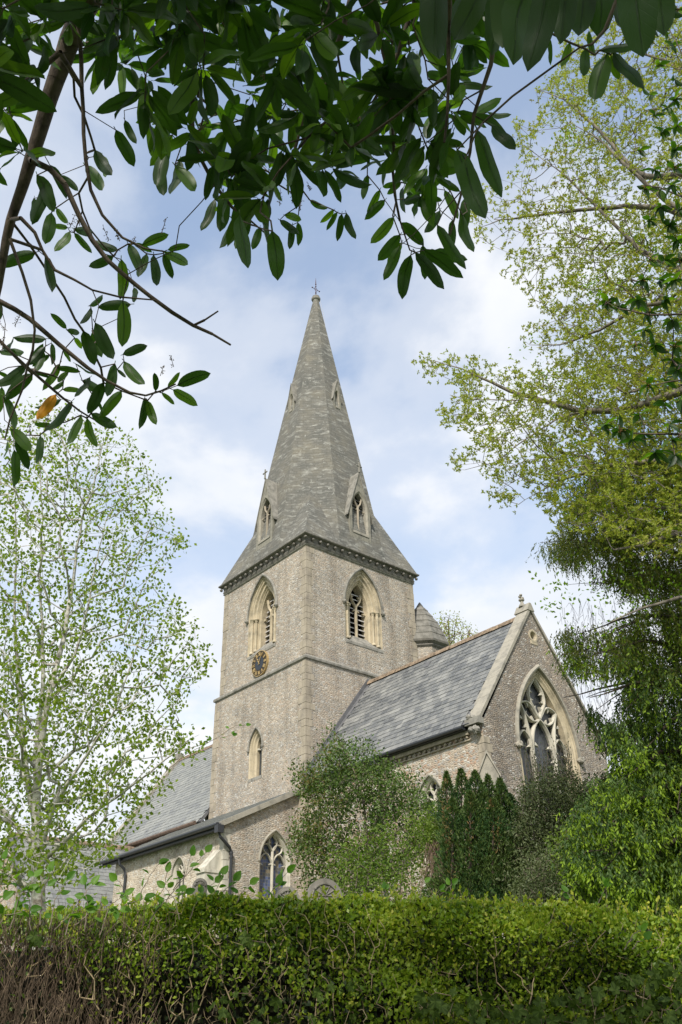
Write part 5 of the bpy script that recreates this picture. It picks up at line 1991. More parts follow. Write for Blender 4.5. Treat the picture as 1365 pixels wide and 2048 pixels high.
# ---- distant birch over the chancel ridge
dist, _ = bush('distant_tree', 'distant half bare tree seen over the chancel ridge beside the stair turret', 'tree',
               [(862, 1300), (868, 1240), (895, 1225), (920, 1240), (945, 1255), (965, 1290), (960, 1330), (880, 1345)], 62, 2.5, 420, 5, .30, .12, .20, .07, .11, M['oak_leaf'], M['grey_bark'],
               [[(905, 1700), (905, 1500), (903, 1400), (900, 1320), (897, 1240)], [(905, 1380), (930, 1300), (940, 1260)]], base_y=1960, tip=.012, rootr=.22)

# ---- gravestones
def gravestone(x, y, h, w, th, hgt, label, ring=True, rot=0.25, pointed=False):
    top = atz(x, y, h)
    gz = top[2] - hgt
    o = thing('gravestone', label, 'gravestone', (top[0], top[1], gz), 'gravestones behind the hedge')
    dirc = np.array([RTH[0], RTH[1], 0]) * math.cos(rot) + np.array([FWH[0], FWH[1], 0]) * math.sin(rot)
    nrm = np.array([-dirc[1], dirc[0], 0])
    m = MB()
    n = 16
    out = [(-w / 2, 0), (-w / 2, hgt - w / 2)]
    for k in range(1, n):
        a = math.pi - math.pi * k / n
        out.append((w / 2 * math.cos(a), hgt - w / 2 + w / 2 * math.sin(a) * (1.0 if not pointed else 1.0)))
    out += [(w / 2, hgt - w / 2), (w / 2, 0)]
    b0 = np.array([top[0], top[1], gz - .3])
    f = [b0 + dirc * a + np.array([0, 0, b + .3]) - nrm * th / 2 for a, b in out]
    g = [p + nrm * th for p in f]
    m.face(f)
    m.face(g[::-1])
    for i in range(len(f)):
        j = (i + 1) % len(f)
        m.face([f[i], g[i], g[j], f[j]])
    m.obj('slab', M['darkstone'], o)
    m = MB()
    for r0 in ((w * .36),):
        pts = [b0 + dirc * (r0 * math.cos(a)) + np.array([0, 0, .3 + hgt - w / 2 + r0 * math.sin(a)]) + s_ * nrm * (th / 2 + .008) for s_ in (-1,) for a in [math.pi * q / 14 for q in range(15)]]
        m.tube(pts, .018, 5)
    for q in range(7):
        a = math.pi * q / 6
        c = b0 + np.array([0, 0, .3 + hgt - w / 2 + .02]) - nrm * (th / 2 + .005)
        m.tube([c, c + dirc * (r0 * .8 * math.cos(a)) + np.array([0, 0, r0 * .8 * math.sin(a)])], .012, 4)
    m.obj('carved_tympanum', M['darkstone'], o)


gravestone(648, 1758, 15, .56, .14, 1.7, 'large round topped gravestone with a carved arch, right of the aisle end window')
gravestone(575, 1774, 14.2, .36, .10, 1.5, 'small round topped gravestone just under the aisle end window')
gravestone(401, 1757, 16, .24, .10, 1.5, 'narrow dark gravestone in front of the aisle side wall, half behind leaves')

# ============================================================ the hedge
def hp(s, h, z):
    """hedge frame: s to the right, h away from the camera, z up"""
    q = CAM[:2] + FWH * h + RTH * s
    return np.array([q[0], q[1], z])


def s_of(x, y, h):
    p = atz(x, y, h)
    return float((p[:2] - CAM[:2]) @ RTH), float(p[2])


HF = 3.55
_sz = [s_of(-400, 1790, HF), s_of(0, 1800, HF), s_of(330, 1792, HF), s_of(640, 1783, HF), s_of(1000, 1790, HF), s_of(1365, 1800, HF), s_of(1800, 1800, HF)]
hs_, hz_ = [a[0] for a in _sz], [a[1] for a in _sz]


def htop(s):
    return np.interp(s, hs_, hz_)


hedge = thing('clipped_hedge', 'long clipped hedge across the foreground, bright green on top with bare twigs showing lower down', 'hedge', tuple(hp(0, HF + .4, 0)))
xs0, xs1 = s_of(0, 1900, HF)[0], s_of(1365, 1900, HF)[0]


def px_of(s):
    return (s - xs0) / (xs1 - xs0) * 1365


def bulge(s, z):
    return .055 * np.sin(s * 5.1 + 1.3) * np.cos(z * 6.2 + s) + .035 * np.sin(s * 13.7 + z * 9) + .025 * np.cos(z * 21 + s * 4)


# leaves of the face and top
def hedge_leaves(n, srange, zlow, dens, depth, size, mat, name, face=True):
    S = RNG.uniform(*srange, n * 3)
    T = RNG.uniform(0, 1, n * 3)
    zt = htop(S) - .012 + .008 * np.sin(S * 9) + .006 * np.sin(S * 23 + 1)
    if face:
        Z = zt - (zt - zlow) * T ** 1.15
        Hh = HF + bulge(S, Z) + RNG.exponential(depth, n * 3)
        # rounded shoulder
        sh = np.clip((.14 - (zt - Z)) / .14, 0, 1)
        Hh += sh ** 2 * .10
    else:
        Hh = HF + RNG.uniform(.05, .75, n * 3)
        Z = zt + .006 * np.sin(Hh * 17 + S * 5) - RNG.exponential(depth, n * 3)
    keep = RNG.uniform(size=n * 3) < dens(S, zt - Z)
    S, Z, Hh = S[keep][:n], Z[keep][:n], Hh[keep][:n]
    m = len(S)
    q = CAM[:2] + FWH * Hh[:, None] + RTH * S[:, None]
    pos = np.concatenate([q, Z[:, None]], axis=1)
    outv = np.array([-FWH[0], -FWH[1], .9]) if face else np.array([0, 0, 1.0])
    # leaves sit in little sprigs
    pos += RNG.normal(size=(m, 3)) * .004
    leaf_cloud(name, pos, unit(rand_dirs(m) + outv * .7), unit(RNG.normal(size=(m, 3)) * .7 + np.array([-FWH[0], -FWH[1], .8])), RNG.uniform(*size, m), RNG.uniform(.55, .75, m) * (size[0] + size[1]) / 2, mat, hedge)


def clump(S, d, f=9.0):
    return .5 + .5 * np.sin(S * f + 3 * np.sin(d * 11)) * np.cos(d * f * 1.7 + 2 * np.sin(S * 5))


def dens_face(S, d):
    x = px_of(S)
    right = np.clip((x - 560) / 260, 0, 1)
    brown = np.clip((225 - x) / 140, 0, 1)
    top = np.exp(-(d / (.16 + .10 * right)) ** 1.4)
    low = .05 + .60 * right * np.clip(1.25 - d * .75, 0, 1)
    c = clump(S, d)
    a = np.maximum(top * (.55 + .45 * c), low * (.15 + .95 * c))
    a = a * (1 - brown * .93 * np.clip(d / .10, 0, 1))
    return a


hedge_leaves(46000, (xs0 - .15, xs1 + .15), 1.25, dens_face, .030, (.014, .024), M['box_leaf'], 'foliage')
hedge_leaves(9000, (xs0 - .15, xs1 + .15), 1.75, lambda S, d: np.exp(-(d / .07) ** 1.2) * (.4 + .6 * clump(S, d, 14)) * np.clip((px_of(S) + 60) / 200, .25, 1), .018, (.013, .022), M['box_bright'], 'lit_growth')  # brighter leaves along the top, skylight painted in by their colour
hedge_leaves(7000, (xs0 + .9, xs1 + .15), 1.3, lambda S, d: np.clip((px_of(S) - 500) / 300, 0, 1) * np.clip(clump(S, d, 16) * 1.7 - .75, 0, 1) * np.clip(1.1 - d, .2, 1), .008, (.012, .020), M['box_bright'], 'lit_growth')  # lit tips on the right face, done with the same brighter colour
hedge_leaves(24000, (-4.2, xs0 - .1), .3, lambda S, d: .7 + 0 * S, .05, (.026, .040), M['box_leaf'], 'foliage')
hedge_leaves(24000, (xs1 + .1, 4.2), .3, lambda S, d: .8 + 0 * S, .05, (.026, .040), M['box_leaf'], 'foliage')
hedge_leaves(16000, (-4.2, 4.2), 0, lambda S, d: .9 + 0 * S, .03, (.016, .024), M['box_leaf'], 'foliage', face=False)
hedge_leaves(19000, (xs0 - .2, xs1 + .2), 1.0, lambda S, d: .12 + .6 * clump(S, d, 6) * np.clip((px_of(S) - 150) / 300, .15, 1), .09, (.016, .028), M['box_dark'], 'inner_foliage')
# new shoots that stand clear of the clipped top and face
nsht = 420
S = RNG.uniform(xs0 - .2, xs1 + .2, nsht)
up_ = RNG.uniform(size=nsht) < .6
Hh = np.where(up_, HF + RNG.uniform(.03, .3, nsht), HF + RNG.uniform(-.02, .03, nsht))
Z = np.where(up_, htop(S) - .015, htop(S) - RNG.uniform(.02, .45, nsht))
kp = up_ | (px_of(S) > 420)
S, Hh, Z, up_ = S[kp], Hh[kp], Z[kp], up_[kp]
P0 = np.concatenate([CAM[:2] + FWH * Hh[:, None] + RTH * S[:, None], Z[:, None]], axis=1)
dd_ = unit(np.where(up_[:, None], np.array([0, 0, 1.0]), np.array([-FWH[0], -FWH[1], .8])) + RNG.normal(size=(len(S), 3)) * .35)
Ln_ = RNG.uniform(.015, .055, len(S))[:, None]
seg_mesh('new_shoots', P0, P0 + dd_ * Ln_, np.full(len(S), .0012), np.full(len(S), .0007), M['tan_twig'], hedge, 3, kind='stuff')
k = 7
tt = np.tile(np.linspace(.2, 1, k), len(S))[:, None]
pos = np.repeat(P0, k, axis=0) + np.repeat(dd_ * Ln_, k, axis=0) * tt
m = len(pos)
leaf_cloud('shoot_leaves', pos, unit(np.repeat(dd_, k, axis=0) + RNG.normal(size=(m, 3)) * .7), RNG.normal(size=(m, 3)), RNG.uniform(.013, .022, m), .012, M['box_bright'], hedge)
# added solid dark core that stops light leaking through the hedge
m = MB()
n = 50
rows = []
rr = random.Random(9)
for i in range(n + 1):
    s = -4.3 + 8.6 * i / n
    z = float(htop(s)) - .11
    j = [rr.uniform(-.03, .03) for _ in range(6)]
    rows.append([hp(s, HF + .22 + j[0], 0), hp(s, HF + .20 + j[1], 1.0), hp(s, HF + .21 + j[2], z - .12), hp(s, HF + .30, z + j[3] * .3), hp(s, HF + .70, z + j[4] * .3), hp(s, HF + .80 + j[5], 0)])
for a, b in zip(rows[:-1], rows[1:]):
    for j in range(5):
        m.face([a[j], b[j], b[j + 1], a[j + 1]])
m.obj('light_stop_core', M['hedge_core'], hedge)

# twigs that show through the face: one skeleton grown in the front shell
na = 2400
S = RNG.uniform(xs0 - .1, xs1 + .1, na * 3)
Z = RNG.uniform(1.25, 2.1, na * 3)
x = px_of(S)
w = np.where(x < 230, .7, np.where(x < 780, 1.0, .35)) * np.where(htop(S) - Z < .10, .25, 1)
kp = (RNG.uniform(size=na * 3) < w) & (Z < htop(S) - .02)
S, Z = S[kp][:na], Z[kp][:na]
att = np.array([hp(s, HF + bulge(s, z) + RNG.uniform(-.045, .09), z) for s, z in zip(S, Z)])
roots = [([hp(s, HF + .14, .2), hp(s + RNG.uniform(-.1, .1), HF + .16, 1.0), hp(s + RNG.uniform(-.15, .15), HF + .14, 1.35)], [.009, .005, .0026]) for s in np.linspace(xs0 - .2, xs1 + .2, 46)]
P_, pa, ra, tips, n0 = grow(roots, att, step=.045, alpha=.35, tip=.0009, power=.34, jit=.24, rmax=.0028)
ids = np.where(pa >= 0)[0]
seg_mesh('twigs', P_[pa[ids]], P_[ids], np.minimum(ra[pa[ids]], ra[ids] * 1.3), ra[ids], M['tan_twig'], hedge, 4, kind='stuff')
# brown dead brush at the left end
nb = 2600
xx = RNG.uniform(-60, 330, nb * 2)
xx = xx[RNG.uniform(size=nb * 2) < np.clip((340 - xx) / 230, 0, 1)][:nb]
S = xs0 + (xs1 - xs0) * xx / 1365
Z = 1.15 + RNG.uniform(0, 1, len(S)) * (htop(S) - .10 - 1.15)
P0 = np.array([hp(s, HF + bulge(s, z) + RNG.uniform(-.03, .10), z) for s, z in zip(S, Z)])
dirs_ = unit(np.array([0, 0, 1.0]) + RNG.normal(size=(len(S), 3)) * np.array([.34, .34, .2]))
P1 = P0 + dirs_ * RNG.uniform(.05, .16, (len(S), 1))
seg_mesh('dead_brush', P0, P1, np.full(len(S), .0016), np.full(len(S), .0009), M['dead_twig'], hedge, 3, kind='stuff')


# ============================================================ big separate leaves
def leaf_mesh(name, kindof, mat, seed=0, w=.34, curl=.12, fold=.10, nx=8):
    """one leaf along +Y, 1 long"""
    rr = random.Random(seed)
    m = MB()
    rows = []
    tw = rr.uniform(-.10, .10)
    bend = rr.uniform(-.05, .05)
    for i in range(nx + 1):
        t = i / nx
        if kindof == 'laurel':
            hw = w / 2 * max(0, 1 - abs(2 * t ** .92 - 1) ** 2.3) ** .62
        elif kindof == 'oval':
            hw = w / 2 * (math.sin(math.pi * min(1, t ** .72)) ** .75)
        else:
            hw = w / 2 * math.sin(math.pi * t) ** .8
        if i == 0:
            hw = .010
        if i == nx:
            hw = .004
        z = -curl * t * t + .02 * math.sin(t * 9 + seed)
        xo = bend * math.sin(math.pi * t)
        e = fold * hw * 2 + .012 * math.sin(t * 14 + seed * 2)
        e2 = fold * hw * 2 + .012 * math.sin(t * 12 + seed * 3 + 1)
        rows.append([(xo - hw, t, z + e + tw * hw), (xo - hw * .5, t, z + e * .42), (xo, t, z), (xo + hw * .5, t, z + e2 * .42), (xo + hw, t, z + e2 - tw * hw)])
    for r_ in rows:
        m.v += r_
    for i in range(nx):
        for j in range(4):
            q = i * 5 + j
            m.f.append((q, q + 1, q + 6, q + 5))
    # midrib and stalk
    for j in range(nx):
        a, b = rows[j][2], rows[j + 1][2]
        ww = .010 * (1 - j / nx) + .002
        m.face([(a[0] - ww, a[1], a[2] - .006), (a[0] + ww, a[1], a[2] - .006), (b[0] + ww, b[1], b[2] - .006), (b[0] - ww, b[1], b[2] - .006)])
    m.tube([(0, -.10, .02), (0, 0, -.002)], [.012, .010], 4)
    me = m.mesh(name, True)
    me.materials.append(mat)
    return me


LAUREL = [leaf_mesh('leaf', 'laurel', M['laurel_leaf'], s, w, c, f) for s, w, c, f in ((1, .29, .10, .10), (2, .32, .18, .06), (3, .26, .05, .16), (4, .31, .24, .12), (5, .35, .08, .08), (6, .28, .30, .14), (7, .33, .14, .20))]
LAUREL_Y = leaf_mesh('leaf', 'laurel', M['laurel_yellow'], 9, .38, .1, .16)


def basis(base, tip, nrm):
    y = np.array(tip, float) - np.array(base, float)
    L_ = np.linalg.norm(y)
    y /= L_
    z = np.array(nrm, float)
    z = z - y * (z @ y)
    z /= max(1e-6, np.linalg.norm(z))
    x = np.cross(y, z)
    return Matrix(((x[0] * L_, y[0] * L_, z[0] * L_, base[0]), (x[1] * L_, y[1] * L_, z[1] * L_, base[1]), (x[2] * L_, y[2] * L_, z[2] * L_, base[2]), (0, 0, 0, 1)))


class LeafSet:
    """first `limit` leaves become objects, the rest one joined part"""

    def __init__(s, parent, limit, variants, matl, name='leaf'):
        s.parent, s.limit, s.var, s.items, s.name, s.matl = parent, limit, variants, [], name, matl
        s.inv = wmat(parent).inverted()

    def add(s, base, tip, nrm, size, me=None):
        s.items.append((size, base, tip, nrm, me))

    def build(s):
        s.items.sort(key=lambda q: -(q[0] + (9999 if q[4] is not None else 0)))
        rest = []
        for i, (sz, b, t, n, me) in enumerate(s.items):
            mesh = me or s.var[i % len(s.var)]
            Mx = basis(b, t, n)
            if i < s.limit:
                o = bpy.data.objects.new(s.name, mesh)
                COL.objects.link(o)
                o.parent = s.parent
                o.matrix_parent_inverse = s.inv
                o.matrix_basis = Mx
                if me is not None and me is LAUREL_Y:
                    o['label'] = 'orange yellow dying leaf'
            else:
                rest.append((mesh, Mx))
        if rest:
            V, F = [], []
            off = 0
            for mesh, Mx in rest:
                co = np.zeros(len(mesh.vertices) * 3)
                mesh.vertices.foreach_get('co', co)
                co = co.reshape(-1, 3)
                A = np.array(Mx)
                V.append(co @ A[:3, :3].T + A[:3, 3])
                for p in mesh.polygons:
                    vs = list(p.vertices)
                    if len(vs) == 4:
                        F.append([a + off for a in vs])
                off += len(co)
            me2 = tri_mesh('outer_leaves', np.concatenate(V), F, True)
            link('smaller_leaves', me2, s.parent, s.matl, 'stuff')


# ============================================================ the laurel overhead
laurel = thing('laurel_tree', 'overhanging laurel tree with large dark leaves framing the view from above', 'tree', tuple(hp(-1.9, .6, 0)))
ls = LeafSet(laurel, 298, LAUREL, M['laurel_far'])
LL = .125


def dep_for(px, size=LL):
    return size * FPX / px


def spray_leaf(b, t, face=None, d=None, me=None, tilt=None):
    """a leaf seen whole: base and tip as measured, depth from its length"""
    px = math.hypot(t[0] - b[0], t[1] - b[1])
    tilt = RNG.uniform(-.35, .35) if tilt is None else tilt
    d = d or min(3.2, max(1.0, dep_for(max(px, 48)) * .98))
    B0 = at(b[0], b[1], d)
    T0 = at(t[0], t[1], d * (1 + tilt * .02 * 2))
    n = -FW * RNG.uniform(.7, 1) + RNG.normal(size=3) * .30
    if RNG.uniform() < .5:
        n = n
    ls.add(B0, T0, -n, px, me)
    return B0


# low left branch system, measured in a detail 0.3443 to 1 with its corner at (0, 400)
Z6 = lambda a, b: (a * .34432, 400 + b * .34432)
hand = [((200, -10), (195, 140)), ((265, -20), (325, 72)), ((300, 75), (262, 262)), ((328, 45), (398, 142)), ((395, 160), (305, 150)), ((408, 185), (320, 305)), ((430, 165), (570, 220)), ((432, 190), (535, 310)),
        ((205, 305), (-5, 390)), ((258, 322), (330, 540)), ((685, 290), (550, 245)), ((662, 325), (510, 390)), ((705, 345), (715, 575)), ((745, 255), (822, 430)), ((780, 255), (882, 300)), ((853, 312), (820, 470)),
        ((895, 318), (903, 510)), ((825, 262), (998, 198)), ((975, 290), (1108, 265)), ((955, 300), (1115, 402)), ((950, 310), (1010, 455)), ((780, 510), (785, 600)), ((520, 612), (612, 555)), ((530, 625), (478, 745)),
        ((762, 605), (570, 630)), ((715, 590), (712, 875)), ((388, 748), (295, 665)), ((390, 755), (482, 770)), ((553, 712), (668, 930)), ((540, 760), (600, 920)), ((485, 760), (550, 962)), ((716, 897), (862, 848)),
        ((722, 935), (842, 1086)), ((682, 985), (735, 1032)), ((668, 952), (615, 1148)), ((706, 1108), (588, 1270)), ((842, 1148), (830, 1320)), ((858, 1165), (915, 1312)), ((905, 1110), (900, 995)), ((940, 1120), (1018, 1188)),
        ((975, 1088), (1050, 1000)), ((1030, 1078), (1235, 1003)), ((1005, 1102), (1147, 1197)), ((268, 805), (85, 812)), ((300, 830), (312, 960)), ((265, 850), (165, 965)), ((290, 900), (190, 965)), ((350, 950), (278, 1112)),
        ((330, 975), (462, 1000)), ((440, 950), (562, 1025)), ((525, 1030), (440, 1150)), ((365, 1100), (472, 1112)), ((602, 1060), (508, 1240)), ((530, 1240), (698, 1322)), ((418, 1170), (292, 1352)), ((470, 1250), (408, 1432)),
        ((508, 1268), (550, 1443)), ((355, 1160), (222, 1215)), ((302, 1305), (198, 1300)), ((20, 1145), (122, 1332)), ((65, 1330), (188, 1462)), ((92, 1400), (165, 1562)), ((82, 1450), (95, 1665)), ((232, 1368), (225, 1540)),
        ((150, 960), (-5, 1085)), ((190, 1010), (38, 1160)), ((-5, 880), (152, 900)), ((20, 865), (110, 815)), ((435, 800), (475, 862)), ((368, 875), (415, 942)), ((10, 1085), (-10, 1250)), ((45, 1400), (30, 1500)), ((170, 930), (255, 840)),
        ((0, 600), (10, 700)), ((200, 1000), (290, 1030)), ((400, 1000), (330, 1060)), ((480, 1050), (600, 1110)), ((560, 1160), (600, 1230)), ((-10, 1000), (60, 1040)), ((-5, 1340), (30, 1350)), ((250, 870), (210, 1020)), ((370, 1050), (300, 1120))]
for a, b in hand:
    spray_leaf(Z6(*a), Z6(*b))
spray_leaf(Z6(325, 1130), Z6(220, 1278), me=LAUREL_Y)
spray_leaf((728, 2), (739, 32), me=LAUREL_Y)
# hanging fringe along the lower edge of the canopy
hand2 = [((480, 430), (481, 545), 1.5), ((500, 450), (470, 500)), ((545, 462), (556, 562), 1.7), ((430, 398), (404, 465)), ((447, 385), (440, 468)), ((520, 455), (505, 500)), ((560, 440), (600, 470)), ((570, 430), (605, 440)),
         ((460, 380), (440, 450)), ((470, 440), (445, 500)), ((585, 450), (580, 500)), ((596, 445), (600, 492)), ((620, 400), (655, 420)), ((668, 420), (642, 445)), ((675, 425), (652, 456)), ((684, 428), (674, 480)), ((693, 426), (708, 482)),
         ((788, 434), (740, 488)), ((800, 470), (755, 522)), ((804, 485), (776, 537)), ((800, 492), (768, 562)), ((822, 510), (802, 598)), ((832, 505), (886, 580)), ((850, 500), (930, 545)), ((802, 445), (848, 490)), ((846, 490), (850, 560)),
         ((984, 252), (1031, 303), 1.9), ((955, 260), (1001, 397), 1.5), ((930, 320), (972, 447), 1.5), ((915, 300), (945, 400), 1.6), ((925, 430), (940, 510)), ((905, 440), (900, 500)), ((875, 450), (930, 540)), ((890, 380), (915, 440)),
         ((975, 225), (1017, 237)), ((950, 230), (1000, 205)), ((870, 500), (935, 520)), ((850, 380), (860, 450)), ((880, 420), (850, 470)), ((930, 395), (925, 470)), ((770, 400), (732, 440)), ((760, 380), (735, 430)), ((735, 350), (730, 400)),
         ((232, 260), (268, 335)), ((300, 250), (310, 320)), ((250, 240), (275, 290)), ((318, 320), (330, 395)), ((330, 300), (318, 380)), ((350, 330), (400, 395)), ((360, 320), (355, 400)), ((345, 270), (300, 330)),
         ((490, 245), (520, 310)), ((465, 260), (490, 335)), ((395, 250), (450, 255)), ((440, 225), (400, 225)), ((540, 260), (570, 300)), ((560, 250), (550, 300)), ((205, 310), (215, 360)), ((170, 330), (210, 385)), ((190, 300), (230, 360)),
         ((90, 370), (68, 450), 2.6), ((75, 350), (112, 425), 2.6), ((120, 350), (160, 385)), ((100, 330), (138, 397))]
for q in hand2:
    spray_leaf(q[0], q[1], d=q[2] if len(q) > 2 else None)
# very near leaves at the top right
hand3 = [((1070, -60), (1003, 145)), ((1105, -70), (1058, 150)), ((1140, -90), (1120, 95)), ((1165, -80), (1155, 100)), ((1200, -100), (1195, 82)), ((1235, -100), (1232, 75)), ((1275, -110), (1265, 90)), ((1300, -100), (1320, 88)), ((1250, -90), (1290, 120)),
         ((1030, -50), (960, 120)), ((1000, -80), (1005, 110)), ((1215, 105), (1190, 210)), ((1225, 105), (1286, 182)), ((1200, 100), (1290, 88)), ((1172, 98), (1166, 155)), ((1140, 85), (1122, 137)), ((1222, 110), (1240, 160)),
         ((975, -60), (900, 90)), ((940, -40), (880, 110)), ((880, -60), (870, 130)), ((826, 50), (900, 145)), ((905, 72), (965, 80)), ((900, 140), (975, 140)), ((905, 168), (985, 180)), ((850, -40), (890, 60)), ((1090, 60), (1105, 130)), ((1310, 20), (1365, 35)), ((1190, 110), (1175, 70))]
for b, t in hand3:
    px = math.hypot(t[0] - b[0], t[1] - b[1])
    spray_leaf(b, t, d=min(2.2, max(1.0, .17 * FPX / max(px, 60))))

# woody skeleton
LB = lambda pts, d: [at(p[0], p[1], d + (p[2] if len(p) > 2 else 0)) for p in pts]
px2m = lambda w, d: w / 2 * d / FPX
roots = [
    (LB([(260, -420, -.6), (215, -180, -.4), (178, 0, -.2), (140, 80), (112, 160), (90, 230), (62, 320), (45, 375), (22, 440), (6, 520), (-12, 620)], 2.7), [px2m(w, 2.7) for w in (60, 52, 46, 40, 34, 30, 26, 22, 19, 16, 12)]),
    (LB([(66, 322), (100, 338), (130, 368), (158, 430), (185, 480), (215, 520), (245, 547), (300, 592), (345, 625), (387, 651), (425, 668), (462, 690)], 2.65), [px2m(w, 2.7) for w in (13, 12, 11, 10, 10, 9, 9, 8, 8, 7, 6, 4)]),
    (LB([(387, 651), (410, 640), (437, 622)], 2.65), [px2m(w, 2.7) for w in (5, 5, 3)]),
    (LB([(155, 40), (163, 120), (167, 220), (172, 320), (182, 380), (205, 430), (245, 475), (290, 497), (330, 503)], 2.55), [px2m(w, 2.6) for w in (9, 9, 8, 8, 7, 6, 5, 4, 3)]),
    (LB([(-90, 560), (0, 603), (60, 638), (120, 690), (175, 735), (215, 762), (260, 785), (292, 791), (322, 782), (352, 768)], 2.75), [px2m(w, 2.75) for w in (14, 11, 10, 9, 8, 6, 5, 4, 4, 3)]),
    (LB([(42, 436), (70, 465), (85, 500), (110, 540), (150, 560), (185, 580), (240, 594), (310, 600)], 2.6), [px2m(w, 2.6) for w in (8, 7, 6, 6, 5, 4, 4, 3)]),
    (LB([(20, 478), (45, 545), (62, 600), (70, 660), (66, 700), (45, 780), (20, 840), (10, 880)], 2.5), [px2m(w, 2.5) for w in (7, 6, 6, 5, 5, 4, 4, 3)]),
    (LB([(-60, 640), (0, 682), (50, 730), (90, 765), (125, 795), (160, 822), (190, 840)], 2.8), [px2m(w, 2.8) for w in (8, 7, 6, 6, 5, 4, 3)]),
    (LB([(350, -200, -.3), (365, -20), (378, 60), (390, 150), (385, 250), (398, 310), (430, 370), (465, 415), (500, 440), (535, 470)], 2.3), [px2m(w, 2.3) for w in (14, 12, 11, 10, 9, 8, 7, 6, 5, 3)]),
    (LB([(760, -300, -.4), (715, -60), (695, 30), (680, 80), (650, 150), (625, 200), (605, 240), (590, 300), (575, 340)], 2.6), [px2m(w, 2.6) for w in (18, 16, 14, 13, 11, 10, 9, 7, 5)]),
    (LB([(690, -120, -.2), (728, -20), (755, 50), (768, 110), (778, 150), (784, 220), (788, 300), (790, 390), (800, 440), (820, 500)], 2.3), [px2m(w, 2.3) for w in (12, 10, 9, 8, 8, 7, 6, 5, 5, 3)]),
    (LB([(860, -160, -.3), (830, 10), (815, 50), (795, 110), (770, 160), (750, 200), (730, 240)], 2.4), [px2m(w, 2.4) for w in (14, 12, 11, 9, 8, 6, 4)]),
    (LB([(1040, -220, -.3), (1010, -40), (992, 60), (982, 130), (965, 180), (948, 230), (925, 380), (900, 470)], 1.9), [px2m(w, 2.0) for w in (16, 13, 11, 9, 8, 7, 5, 4)]),
    (LB([(900, -100, -.2), (897, 60), (898, 150), (895, 230), (889, 285)], 1.8), [px2m(w, 1.8) for w in (11, 9, 8, 6, 5)]),
    (LB([(120, 105), (80, 140), (45, 170), (0, 205), (-60, 240)], 2.4), [px2m(w, 2.4) for w in (12, 12, 11, 10, 9)]),
    (LB([(1290, -150), (1210, 60), (1185, 88), (1160, 95)], 1.5), [px2m(w, 1.5) for w in (10, 7, 5, 4)]),
    (LB([(150, 92), (240, 75), (330, 20), (420, -60)], 2.7), [px2m(w, 2.7) for w in (8, 8, 7, 6)]),
    (LB([(605, 235), (560, 235), (500, 235), (450, 250)], 2.6), [px2m(w, 2.6) for w in (6, 5, 4, 3)]),
]
# whorls filling the canopy
canopy = [(-120, -260), (1010, -260), (985, -60), (960, 60), (930, 150), (925, 250), (895, 330), (860, 400), (820, 440), (775, 395), (720, 350), (640, 335), (590, 345), (545, 405), (490, 400), (440, 350), (405, 300), (350, 290), (310, 245), (265, 215),
          (225, 150), (200, 90), (180, 50), (120, 60), (60, 130), (70, 220), (50, 300), (20, 330), (-120, 330)]
gaps = [[(150, 170), (205, 150), (225, 240), (200, 300), (150, 290)], [(395, 150), (470, 145), (490, 210), (455, 225), (425, 260), (405, 240)], [(500, 260), (560, 270), (540, 330), (490, 320)], [(825, 90), (880, 100), (880, 155), (830, 150)], [(50, 60), (90, 50), (90, 100), (50, 100)], [(575, 80), (640, 90), (620, 150), (580, 140)], [(830, 200), (860, 190), (860, 240), (820, 250)]]
W_pts = []
tries = 0
while len(W_pts) < 215 and tries < 40000:
    tries += 1
    x, y = RNG.uniform(-120, 1010), RNG.uniform(-260, 440)
    if not in_poly(x, y, canopy) or any(in_poly(x, y, g) for g in gaps):
        continue
    d = RNG.uniform(1.75, 3.1)
    if min([math.hypot(x - a, y - b) for a, b, _ in W_pts] + [999]) < 34:
        continue
    W_pts.append((x, y, d))
att = [at(*w) for w in W_pts]
# the measured leaves also need a twig to hang from
extra = [np.array(it[1]) for it in ls.items]
att_all = np.array(att + extra)
P_, pa, ra, tips, n0 = grow(roots, att_all, step=.07, alpha=.3, tip=.0014, power=.36, jit=.16, rmax=.0042)
ids = np.where(pa >= 0)[0]
big = ids[ids < n0]
seg_mesh('limbs', P_[pa[big]], P_[big], np.minimum(ra[pa[big]], ra[big] * 1.25), ra[big], M['laurel_bark'], laurel, 8)
sm = ids[ids >= n0]
seg_mesh('twigs', P_[pa[sm]], P_[sm], np.minimum(ra[pa[sm]], ra[sm] * 1.2), ra[sm], M['laurel_bark'], laurel, 5, kind='stuff')
for (x, y, d), c in zip(W_pts, att):
    n_ = RNG.integers(6, 10)
    ax = unit(np.array([RNG.normal() * .5, RNG.normal() * .5, -.35]) - FW * .1)
    a0 = RNG.uniform(0, 6.28)
    e1 = unit(np.cross(ax, [0.3, 0.2, 1]))
    e2 = np.cross(ax, e1)
    for k in range(n_):
        a = a0 + k * 2.4
        dr_ = unit(e1 * math.cos(a) + e2 * math.sin(a) + ax * RNG.uniform(.15, .8) + np.array([0, 0, -.35]))
        Ls_ = RNG.uniform(.065, .13)
        b = c + ax * RNG.uniform(-.03, .02)
        up = unit(np.array([0, 0, 1.0]) + RNG.normal(size=3) * .35)
        ls.add(b + dr_ * .012, b + dr_ * (Ls_ + .012), up, Ls_ / d * FPX * (1 if y > -60 else .3), None)
ls.build()
